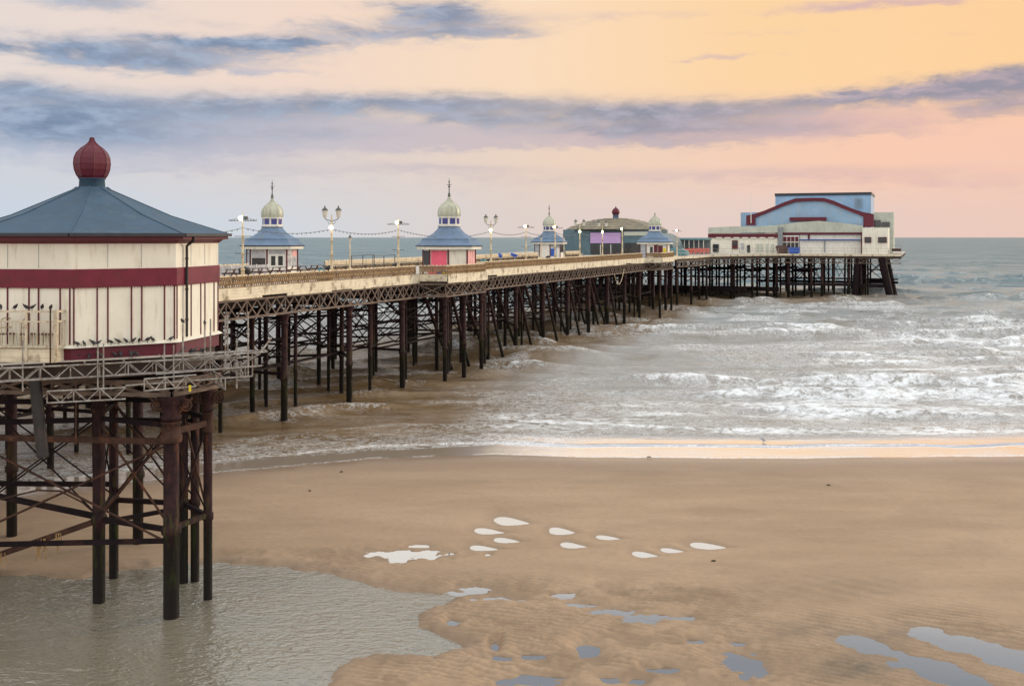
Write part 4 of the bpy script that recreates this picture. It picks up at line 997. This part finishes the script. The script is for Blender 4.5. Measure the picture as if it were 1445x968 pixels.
MB().ext([(-3, -1, .1), (3, -1, .1), (3, -1, .8), (2, -1, 1.25), (-2, -1, 1.3), (-3, -1, .85)], (0, 2, 0)).build('cover', 'teal', car); MB().lim(-2.8, 2.8, -.9, .9, 0, .098).build('base', 'black', car)
sg = trect  # keep name short

# ---------------------------------------------------------------- blue-grey glass building with lilac screen
ar = thing('arcade', L(138, 16.2, DZ), UA, 'blue-grey glazed building with lilac screen and shallow banded dome roof', 'arcade')
FP = [(-8, 5.8), (-8, -6.2), (-5, -9), (5, -9), (8, -6), (8, 6), (5, 9), (-5, 9)]
MB().prism(FP, 0, 4.75).build('wall', 'arcade', ar)
def aw(y0, y1, z0, z1, x, th_, name, m, par=ar): return MB().lim(x-th_, x, y1, y0, z0, z1).build(name, m, par)
ya, yb = pxs(833, 130)-16.2, pxs(877, 130)-16.2
aw(ya, yb, 2.1, 4.2, -8, .25, 'screen_frame', 'roofedge'); aw(ya-.08, yb+.08, 2.2, 4.12, -8.25, .05, 'screen', 'screen')
for i in range(3):
    w_ = (yb-ya)/3; aw(ya+w_*i+(-.04), ya+w_*(i+1)+.04, .15, 1.95, -8, .06, 'window', 'darkglass')
    if i: aw(ya+w_*i+.06, ya+w_*i-.06, .1, 2.0, -8, .14, 'mullion', 'white')
yc = pxs(917, 130)-16.2
aw(yb-.12, yb-.32, 0, 4.6, -8, .3, 'column', 'white'); aw(yb-.5, yc, 3.6, 4.3, -8, .2, 'sign_board', 'cladpale'); aw(yb-.5, yc, 2.3, 3.5, -8, .08, 'window', 'arcade'); aw(yb-.5, yc, .1, 2.2, -8, .06, 'window', 'darkglass')
aw(5.8, ya+.02, 4.45, 4.72, -8, .12, 'roof_edge', 'roofedge'); aw(ya, yc, 4.45, 4.72, -8, .15, 'roof_edge', 'roofedge')
prof = [(10.0, 4.752), (9.9, 4.95)]
for i in range(1, 8):
    f_ = i/8; r_ = 9.9*(1-f_) + 1.0*f_; z_ = 4.95 + 2.0*math.sin(f_*PI/2)
    prof += [(r_+.5, z_-.12), (r_+.45, z_)]
prof += [(1.1, 6.95)]
MB().lathe([(r_*.96, z_) for r_, z_ in prof], 16, rot=R(11.25), smooth=False).build('dome_roof', 'copper', ar)
MB().lathe([(.62, 6.8), (.55, 7.5), (.62, 7.52), (.62, 7.62)], 12).build('drum', 'roofblue', ar)
MB().lathe([(.5, 7.62), (.68, 7.8), (.76, 8.1), (.70, 8.45), (.5, 8.72), (.25, 8.9), (.08, 9.1), (.03, 9.3)], 14).build('onion_finial', 'maroon', ar)
lw = MB().lim(-5, 6, 9.02, 13.5, 0, 2.9).build('side_wing', 'arcade', ar); MB().lim(-5.2, 6.2, 9.03, 13.8, 2.9, 3.1).build('roof', 'roofblue', lw); 
for i in range(4): MB().lim(-5.06, -5.0, 9.3+1.05*i, 10.2+1.05*i, .5, 2.4).build('window', 'paleglass', lw)
mb = MB()
mb.ext([(-4, -9.02-4.2*(1-math.cos(t)) if False else -9.05-3.2*math.sin(t), 0+3.9*math.cos(t)+.2) for t in [PI/2*k/8 for k in range(9)]] + [(-4, -9.05, 0)], (9, 0, 0)); fixn(mb.build('curved_canopy', 'arcade', ar))

# ================================================================ NEAR PAVILION
PC = Vector((-14.42, 36.5, 0)); PR = 4.18
A0 = math.atan2(-.972, .234)          # direction of the corner that faces the camera
def pc(k, r=PR): a = A0 + R(45*k); return Vector((r*math.cos(a), r*math.sin(a), 0))
def pf(k, f, r=PR, off=0.0):           # point on face between corner k and k+1
    a, b = pc(k, r), pc(k+1, r); nn = (a+b).normalized(); return a.lerp(b, f) + nn*off
pv = thing('pavilion', (PC.x, PC.y, 8.2), 0, 'large cream octagonal pavilion with maroon band and onion-topped slate roof', 'pavilion')
def pz(z): return z-8.2
def oc(mb, r, z0, z1, r2=None): return mb.lathe([(r, z0), (r2 or r, z1)], 8, rot=A0, smooth=False)
oc(MB(), PR+.02, pz(8.2), pz(8.62)).build('plinth', 'maroon', pv)
oc(MB(), PR+.16, pz(8.622), pz(8.70), PR+.04).build('ledge', 'cream', pv)
oc(MB(), PR, pz(8.702), pz(11.92)).build('wall', 'cream', pv)
MB().lathe([(PR+.035, pz(10.46)), (PR+.05, pz(10.48)), (PR+.05, pz(11.0)), (PR+.03, pz(11.02))], 8, rot=A0, smooth=False).build('band', 'maroon_ribbed', pv)
mb = MB()
for k in range(8):
    a, b = pc(k, PR+.05), pc(k+1, PR+.05); nn = (a+b).normalized(); n_ = 40
    for i in range(n_):
        p, q = a.lerp(b, i/n_), a.lerp(b, (i+1)/n_); m2 = (p+q)/2
        mb.ext([p+Vector((0, 0, pz(10.48))), q+Vector((0, 0, pz(10.48))), m2+Vector((0, 0, pz(10.42)))], nn*.012)
mb.build('scalloped_trim', 'maroon_ribbed', pv)
for k in range(8):
    for f_ in (.02, .235, .335, .56, .66, .885, .985):
        p = pf(k, f_, PR, .012); a, b = pc(k), pc(k+1)
        MB().box((p.x, p.y, pz(9.59)), (.042, .03, 1.74), math.atan2((b-a).y, (b-a).x)).build('batten', 'maroon', pv)
for k in range(8):
    mb = MB()
    for f_ in (.335, .66):
        a, b = pf(k, f_-.004, PR, .004), pf(k, f_+.004, PR, .004); mb.bar((a+b)/2+Vector((0, 0, pz(11.06))), (a+b)/2+Vector((0, 0, pz(11.78))), .012, .012)
    mb.build('panel_joint', 'greywall', pv)
MB().lathe([(PR+.02, pz(11.80)), (PR+.18, pz(11.92)), (PR+.34, pz(11.93)), (PR+.34, pz(12.03))], 8, rot=A0, smooth=False).build('eave_fascia', 'maroon', pv)
mb = MB()
for k in range(8):
    a, b = pc(k, PR+.42)+Vector((0, 0, pz(12.08))), pc(k+1, PR+.42)+Vector((0, 0, pz(12.08)))
    mb.bar(a, b, .11, .10)
gt = mb.build('gutter', 'roofedge', pv)
RP = [(PR+.40, pz(12.10)), (PR*.62, pz(12.74)), (.62, pz(13.62)), (.5, pz(13.72))]
MB().lathe(RP, 8, rot=A0, smooth=False).build('roof', 'slate', pv)
mb = MB()
for k in range(8):
    pts = [Vector((r*math.cos(A0+R(45*k)), r*math.sin(A0+R(45*k)), z+.012)) for r, z in RP]
    for a, b in zip(pts, pts[1:]): mb.bar(a, b, .045, .02)
mb.build('ridge', 'slate', pv)
MB().lathe([(.44, pz(13.5)), (.41, pz(13.98)), (.45, pz(13.99)), (.45, pz(14.02))], 16).build('neck', 'slate', pv)
op = [(.42, 14.02), (.50, 14.12), (.575, 14.32), (.60, 14.52), (.58, 14.72), (.50, 14.90), (.36, 15.05), (.22, 15.15), (.12, 15.25), (.075, 15.33), (.07, 15.40), (.02, 15.42)]
on = MB().lathe([(r, pz(z)) for r, z in op], 8, rot=A0+R(14), smooth=False).build('onion_finial', 'maroon', pv)
mb = MB()
for k in range(8):
    t = A0+R(14)+R(45*k); mb.path([(r*math.cos(t), r*math.sin(t), pz(z)) for r, z in op], .014, 4)
mb.build('seam', 'maroon', on)
p = pf(1, .18, PR, .10); q = pf(1, .18, PR, .34)
mb = MB().path([(q.x, q.y, pz(12.02)), (q.x, q.y, pz(11.9)), (p.x, p.y, pz(11.72)), (p.x, p.y, pz(8.75))], .045, 8)
for z in (11.3, 10.3, 9.3): mb.lathe([(.06, -.03), (.06, .03)], 8, (p.x, p.y, pz(z)))
mb.build('drain_pipe', 'black', pv)

# ---------------------------------------------------------------- platform under the pavilion
pt_ = thing('pavilion_platform', (PC.x, PC.y, 0), 0, 'rusty iron platform on tall piles carrying the cream octagonal pavilion', 'platform')
def w2(x, y, z=0): return Vector((x-PC.x, y-PC.y, z))
MB().lathe([(PR-.12, 7.6), (PR-.12, 8.197)], 8, rot=A0, smooth=False).build('deck', 'underdeck', pt_)
# link deck back to the pier
c0 = L(-31, 0); lk = MB(); la, lb = L(-35, .1), L(-23.5, .1); lc, ld = Vector((-13.2, 40.2, 0)), Vector((-18.4, 38.6, 0))
lk.prism([(v.x-PC.x, v.y-PC.y) for v in (la, ld, lc, lb)], 7.45, 7.75); lk.build('link_deck', 'underdeck', pt_)
PP = [(-10.77, 33.6, .245), (-10.1, 35.3, .145), (-11.45, 37.0, .17), (-11.08, 37.15, .15), (-13.6, 35.0, .20), (-14.05, 37.5, .16), (-17.7, 34.4, .22), (-18.4, 37.6, .18), (-14.6, 41.5, .2), (-20, 42.5, .2)]
ppile = []
for i, (x, y, r) in enumerate(PP):
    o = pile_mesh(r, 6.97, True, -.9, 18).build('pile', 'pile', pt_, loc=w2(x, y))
    if i in (0, 1):
        MB().lathe([(r*1.35, 5.55), (r*1.4, 5.6), (r*1.4, 5.75), (r*1.15, 5.8), (r*1.15, 6.1), (r*1.3, 6.12), (r*1.3, 6.2)], 16).build('collar', 'rustbrown', o)
# scroll brackets
for (x, y, r) in PP[:2]:
    for sx in (-1, 1):
        mb = MB(); cxx = sx*(r+.21)
        for rr in (.18, .09):
            pts = [(cxx+rr*math.cos(2*PI*k/14), 0, 6.70+rr*math.sin(2*PI*k/14)) for k in range(15)]; mb.path(pts, .035, 5)
        mb.bar((sx*r, 0, 6.45), (sx*(r+.42), 0, 6.93), .05, .07); mb.build('scroll_bracket', 'rustbrown', pt_, loc=w2(x, y))
def lat2(p, q, z0, z1, step, m='lattice'): return lattice((p.x, p.y), (q.x, q.y), z0, z1, step, .085, 'lattice_girder', m, pt_)
P_ = [w2(x, y) for x, y, r in PP]
lat2(P_[0], P_[6], 6.98, 7.46, 1.0); lat2(P_[0], P_[1]+Vector((.9, 1.2, 0))*.3, 6.98, 7.46, .8); lat2(P_[1], P_[3], 6.98, 7.46, 1.0, 'rustbrown'); lat2(P_[4], P_[0], 6.99, 7.45, 1.0, 'rustbrown'); lat2(P_[5], P_[7], 6.98, 7.46, 1.2, 'rustbrown'); lat2(P_[5], P_[2], 6.98, 7.46, 1.0, 'rustbrown')
mb = MB()
for f_ in np.linspace(0, 1, 9):
    a = P_[0].lerp(P_[6], f_); b = P_[3].lerp(P_[7], f_); mb.bar(a+Vector((0, 0, 7.3)), b+Vector((0, 0, 7.3)), .14, .5)
mb.build('cross_beam', 'dark', pt_)
def strut(i, j, z, w=.13, m='rustbrown', z2=None, ext=0):
    a, b = P_[i].copy(), P_[j].copy(); b = b + (b-a)*ext
    MB().bar(a+Vector((0, 0, z)), b+Vector((0, 0, z if z2 is None else z2)), w, w*1.25).build('strut', m, pt_)
strut(0, 6, 5.55, .15); strut(0, 1, 5.85, .15); strut(4, 6, 6.0, .13, 'dark'); strut(0, 4, 6.05, .12, 'dark'); strut(4, 5, 6.15, .12, 'dark'); strut(5, 7, 6.2, .14, 'dark'); strut(2, 5, 6.3, .13, 'dark'); strut(1, 2, 6.0, .12, 'dark'); strut(5, 3, 5.6, .1, 'dark')
strut(0, 6, 2.42, .12, 'dark', 2.05); strut(0, 4, 2.75, .13, 'dark'); strut(4, 5, 2.9, .12, 'pile'); strut(5, 2, 2.75, .13, 'dark'); strut(4, 7, 2.8, .14, 'dark', 2.9); strut(1, 2, 2.75, .12, 'dark'); strut(0, 1, 2.8, .13, 'pile'); strut(4, 2, 2.6, .11, 'dark'); strut(5, 7, 3.3, .13, 'dark')
strut(4, 6, 2.7, .14, 'rustbrown', 1.35)
def xb(i, j, z0, z1, r=.04):
    mb = MB(); a, b = P_[i], P_[j]; U = lambda v, z: v+Vector((0, 0, z))
    rod(mb, U(a, z0), U(b, z1), r); rod(mb, U(a, z1), U(b, z0), r)
    mb.build('cross_brace', 'rustbrown' if r > .03 else 'dark', pt_)
xb(0, 4, 2.8, 5.9); xb(0, 6, 2.3, 5.5); xb(4, 5, 2.9, 6.1, .028); xb(5, 2, 2.8, 6.2); xb(1, 2, 2.8, 5.9); xb(0, 1, 2.8, 5.8, .028); xb(4, 7, 2.8, 6.0, .03); xb(0, 2, 2.8, 5.9, .03); xb(5, 3, 2.9, 6.2, .028); xb(4, 2, 2.7, 6.0, .03); xb(5, 7, 2.9, 6.1, .03)
mb = MB(); mb.path([P_[4]+Vector((0, 0, 2.8)), P_[4]+Vector((-.5, -.1, 3.3)), P_[4]+Vector((-1.2, -.2, 3.7)), P_[4]+Vector((-1.9, -.3, 3.75)), P_[4]+Vector((-3.2, -.4, 3.45))], .03, 5); mb.build('bent_rod', 'rustbrown', pt_)
# weed and rope rags on the low strut
for (f_, n_) in ((.42, 9), (.30, 5), (.72, 4)):
    mb = MB(); b0 = P_[4].lerp(P_[6], f_)+Vector((0, 0, 2.7-1.35*f_))
    for i in range(n_):
        x0 = random.uniform(-.16, .16); ln = random.uniform(.25, .7)
        mb.path([b0+Vector((x0, -.07, .05)), b0+Vector((x0+random.uniform(-.06, .06), -.1, -ln*.5)), b0+Vector((x0+random.uniform(-.16, .16), -.09, -ln))], .016, 4)
    o = mb.build('rope_tangle', 'rope'); o.location = PC; tag(o, {9: 'largest frayed rope tangle hanging from the low sloping strut', 5: 'smaller frayed rope tangle hanging beside the large one, nearer the pile', 4: 'frayed rope strands at the left end of the low sloping strut'}[n_], 'rope', 'rope tangles on the strut')
# leaning corrugated hose
def hose():
    mb = MB(); a = Vector((-14.6, 32.5, 7.75)); b = Vector((-14.25, 32.3, 5.35)); n_ = 34
    prof = []
    d = (b-a); ln = d.length
    for i in range(n_+1):
        for e, rr in ((0, .165), (.5, .19)): prof.append((rr if i < n_ or e == 0 else .17, -(i+e)/n_*ln))
    m2 = MB().lathe(prof[::-1], 16)
    o = m2.build('drain_hose', 'hose'); o.location = a; o.rotation_euler = (-d.normalized()).to_track_quat('Z', 'Y').to_euler()
    tag(o, 'black corrugated hose hanging at a slant under the scaffold at the left edge', 'hose')
hose()

# ---------------------------------------------------------------- scaffolding round the pavilion
sf = thing('scaffolding', (PC.x, PC.y, 0), 0, 'galvanised scaffold of lattice beams and tubes hung round the pavilion base', 'scaffolding')
E0, E1 = w2(-17.0, 30.2), w2(-8.9, 34.3); ed = (E1-E0).normalized(); en = Vector((ed.y, -ed.x, 0))
def lbeam(a, b, z0, z1, step=.42):
    mb = MB(); A = lambda f_, z: a.lerp(b, f_)+Vector((0, 0, z))
    for z in (z0, z1): mb.tube(A(0, z), A(1, z), .028, .028, 7)
    n_ = max(2, round((b-a).length/step))
    for i in range(n_):
        mb.tube(A(i/n_, z0 if i % 2 else z1), A((i+1)/n_, z1 if i % 2 else z0), .02, .02, 5)
        if i % 2 == 0: mb.tube(A(i/n_, z0), A(i/n_, z1), .02, .02, 5)
    return mb.build('lattice_beam', 'steel', sf)
lbeam(E0, E1, 7.76, 8.14); lbeam(E0-en*.75, E1-en*.75, 7.70, 8.08); lbeam(E1-ed*2.9+en*.5, E1-ed*1.3+en*.2, 7.3, 7.66, .3); lbeam(E1+ed*.3, E1+ed*.3-en*2.4, 7.45, 7.85, .4); lbeam(E1-ed*5.6, E1-ed*3.4+en*.2, 7.05, 7.4, .35)
lbeam(E1-ed*.4+en*.25, E1-ed*.4-en*2.6, 7.15, 7.5, .4)
for i in range(9):
    f_ = i/8; c_ = E0.lerp(E1, f_); zz = 8.17+random.uniform(-.02, .06)
    MB().tube(c_+en*random.uniform(.1, .5)+Vector((0, 0, zz)), c_-en*1.1+Vector((0, 0, zz+.02)), .026, .026, 7).build('tube', 'steel', sf)
for z, o0, e0, e1 in ((8.18, .05, 1.5, 1.0), (7.74, .1, 2.5, .8), (8.2, -.5, 3.0, 1.1), (7.45, .15, 3.4, .5), (8.24, -.9, 2.2, .7), (7.95, -1.4, 2.0, .9)):
    MB().tube(E1-ed*e0+en*o0+Vector((0, 0, z)), E1+ed*e1+en*o0+Vector((0, 0, z+random.uniform(-.05, .1))), .026, .026, 7).build('tube', 'steel', sf)
for (px, y0, y1, dpt) in ((32, 480, 552, 31.6), (71, 435, 512, 31.5), (107, 535, 628, 32.0), (138, 487, 552, 32.6), (146, 485, 556, 33.2), (232, 484, 550, 34.2), (245, 487, 545, 34.6), (258, 458, 510, 35.2), (289, 460, 515, 35.6), (297, 450, 508, 35.8), (318, 445, 520, 36.6), (334, 478, 548, 36.8), (350, 440, 530, 37.2), (356, 500, 530, 37.6), (321, 440, 500, 37.6)):
    kk = (px-CX)/F; e0_ = Vector((-17.0, 30.2)); sl_ = 4.1/8.1; dpt = (e0_.y - sl_*e0_.x)/(1-sl_*kk) - .06 + (dpt % .4)*.3
    x = (px-CX)*dpt/F; z1 = H-(y0-HY)*dpt/F; z0 = H-(y1-HY)*dpt/F
    MB().tube(w2(x, dpt, z0), w2(x, dpt, z1), .025, .025, 7).build('standard', 'rustbrown' if px in (71, 107) else 'steel', sf)
a = w2((268-CX)*32.9/F, 32.9, H-(548-HY)*32.9/F); MB().box(a, (.07, .02, .2)).build('tag', 'yellow', sf)
mb = MB(); mb.path([E1+ed*.2+Vector((0, 0, 7.9)), E1+ed*.75+Vector((0, 0, 8.2)), E1+ed*1.1+Vector((0, .2, 8.7))], .03, 6); mb.build('tube', 'steel', sf)
for k, (f0, f1) in enumerate(((.2, .42), (.40, .66), (.64, .93))):
    MB().box((E0.lerp(E1, (f0+f1)/2)-en*.45)+Vector((0, 0, 8.225+.004*k)), ((E1-E0).length*(f1-f0), .24, .04), math.atan2(ed.y, ed.x)).build('plank', 'planks', sf)

# ---------------------------------------------------------------- balcony on the left
bc = thing('balcony', (PC.x, PC.y, 8.28), 0, 'cream railed balcony on the shore side of the pavilion at left edge', 'balcony')
B0, B1 = w2(-18.2, 32.35), w2(-13.75, 32.0); bd = (B1-B0).normalized(); bn = Vector((bd.y, -bd.x, 0))
ret = w2(-13.62, 32.9)
MB().prism([(v.x, v.y) for v in (B0, B1, ret, B0-bn*.9)], -.05, .33).build('floor_box', 'cream_worn', bc)
def brail(p, q):
    mb = MB()
    for z, w in ((1.48, .06), (1.18, .045), (.42, .05)): mb.bar(p+Vector((0, 0, z)), q+Vector((0, 0, z)), w, w)
    n_ = int((q-p).length/.11)
    for i in range(n_+1): mb.bar(p.lerp(q, i/n_)+Vector((0, 0, .42)), p.lerp(q, i/n_)+Vector((0, 0, 1.18)), .016)
    mb.build('railing', 'creamrail', bc)
    k_ = max(1, round((q-p).length/.86))
    for i in range(k_+1):
        c_ = p.lerp(q, i/k_); MB().lim(c_.x-.035, c_.x+.035, c_.y-.035, c_.y+.035, .0, 1.52).build('post', 'creamrail', bc)
brail(B0+bn*.02, B1+bn*.02); brail(B1+bd*.03, ret+bd*.03)
ch = None
for i, lab in enumerate(('stacked tubular chair on the balcony, nearest the pavilion corner', 'stacked tubular chair in the middle of the balcony', 'stacked tubular chair leftmost on the balcony')):
    c_ = thing('chair', (0, 0, 0), 0, lab, 'chair', 'chairs on the balcony')
    c_.location = PC + B1 - bd*(.45+.62*i) - bn*.35 + Vector((0, 0, 8.615)); c_.rotation_euler = (0, 0, .3*i)
    MB().box((0, 0, .44), (.42, .42, .03)).build('seat', 'wood', c_)
    MB().path([(-.2, .2, .44), (-.2, .24, .75), (-.1, .26, .9), (.1, .26, .9), (.2, .24, .75), (.2, .2, .44)], .014, 5).path([(-.2, .22, .62), (.2, .22, .62)], .014, 5).build('backrest', 'rope', c_)
    for sx in (-1, 1):
        for sy in (-1, 1): MB().tube((sx*.19, sy*.19, 0), (sx*.19, sy*.19, .43), .014, .014, 5).build('leg', 'rope', c_)

# ---------------------------------------------------------------- birds
def bird_mesh(sc_=1.0):
    mb = MB(); prof = [(.004, -.155), (.020, -.15), (.022, -.09), (.045, -.05), (.058, .0), (.052, .045), (.036, .075), (.034, .095), (.030, .115), (.012, .132), (.002, .155)]
    n_ = 9; vs = []
    for r, x in prof:
        up = .0 if x < .04 else (x-.04)*.62
        up += (-.015 if x < -.08 else 0)
        fl = .45 if x < -.085 else 1.0
        for i in range(n_):
            t = 2*PI*i/n_; vs.append((x*sc_, r*math.cos(t)*sc_*1.0, (.12+up+r*math.sin(t)*fl+.35*(x if x < 0 else x*.6))*sc_))
    m_ = len(prof)
    mb.add(vs, [(j*n_+i, (j+1)*n_+i, (j+1)*n_+(i+1) % n_, j*n_+(i+1) % n_) for j in range(m_-1) for i in range(n_)], True)
    for sy in (-1, 1): mb.tube((.0, sy*.02*sc_, 0), (.0, sy*.022*sc_, .08*sc_), .006*sc_, .006*sc_, 4)
    return mb
bd0 = bird_mesh(1.0).build('bird', 'feather'); bfirst2 = True
def put_bird(v, lab, grp, a=None):
    global bfirst2
    if bfirst2: o = bd0; bfirst2 = False
    else: o = bd0.copy(); COL.objects.link(o)
    o.location = v; o.rotation_euler = (0, 0, random.uniform(0, 6.28) if a is None else a); s_ = random.uniform(.8, 1.05); o.scale = (s_,)*3
    tag(o, lab, 'bird', grp)
for f_ in (.06, .12, .20, .24, .36, .43, .50, .56, .62, .70, .75, .92):
    v = pf(0, f_, PR+.14, .0)+PC; v -= Vector((0, 0, 0)); put_bird(Vector((v.x, v.y, 8.66))+(PC-v).normalized()*.02*0 , 'small dark bird perched on the ledge above the maroon plinth', 'birds on the pavilion ledge')
for i in range(14):
    f_ = random.choice((.45, .5, .55, .6, .66, .72, .8, .84, .88)) + random.uniform(-.02, .02); v = E0.lerp(E1, f_)-en*random.uniform(.36, .54)+PC; put_bird(Vector((v.x, v.y, 8.255)), 'small dark bird perched on the scaffold boards below the plinth', 'birds on the scaffold')
for i, f_ in enumerate((.62, .72, .80, .84, .91, .97)):
    v = B0.lerp(B1, f_)+bn*.02+PC; put_bird(Vector((v.x, v.y, 9.79)), 'small dark bird perched on the top rail of the cream balcony', 'birds on the balcony rail')
for px, y0, dpt, lb in ((258, 458, 33.73, 'left'), (289, 460, 33.95, 'right')):
    put_bird(Vector(((px-CX)*dpt/F, dpt, H-(y0-HY)*dpt/F+.0)), f'small dark bird atop the {lb} of two scaffold poles by the drain pipe', 'birds on scaffold poles')
for i, (px, py, lb) in enumerate(((1017, 612, 'gull standing in the shallow surf, farther from the sand'), (1077, 624, 'gull standing on the wet sand film at the surf edge'))):
    gx, gy = gnd(px, py); o = bird_mesh(1.6).build('gull', 'gull'); o.location = (gx, gy, -.02); o.rotation_euler = (0, 0, .6+2*i); tag(o, 'pale grey '+lb, 'gull')
for px, py, r, lab in ((915, 647, .16, 'small dark seaweed clump at the wet edge of the sand'), (1168, 687, .11, 'lone dark seaweed clump on the smooth sand at right'), (1008, 795, .10, 'dark seaweed clump near the right puddles'), (764, 868, .12, 'dark seaweed clump beside the winding channel'), (437, 695, .08, 'dark seaweed clump on the sand near the surf at left'), (482, 668, .07, 'tiny dark seaweed speck at the left surf edge')):
    gx, gy = gnd(px, py); mb = MB()
    for i in range(9):
        a = random.uniform(0, 6.28); q = random.uniform(.4, 1)*r
        mb.path([(0, 0, .02), (q*math.cos(a)*.6, q*math.sin(a)*.5, .05), (q*1.4*math.cos(a+.4), q*math.sin(a+.4), .015)], .018, 4)
    o = mb.build('seaweed_clump', 'weed'); o.location = (gx, gy, .065); tag(o, lab, 'seaweed')
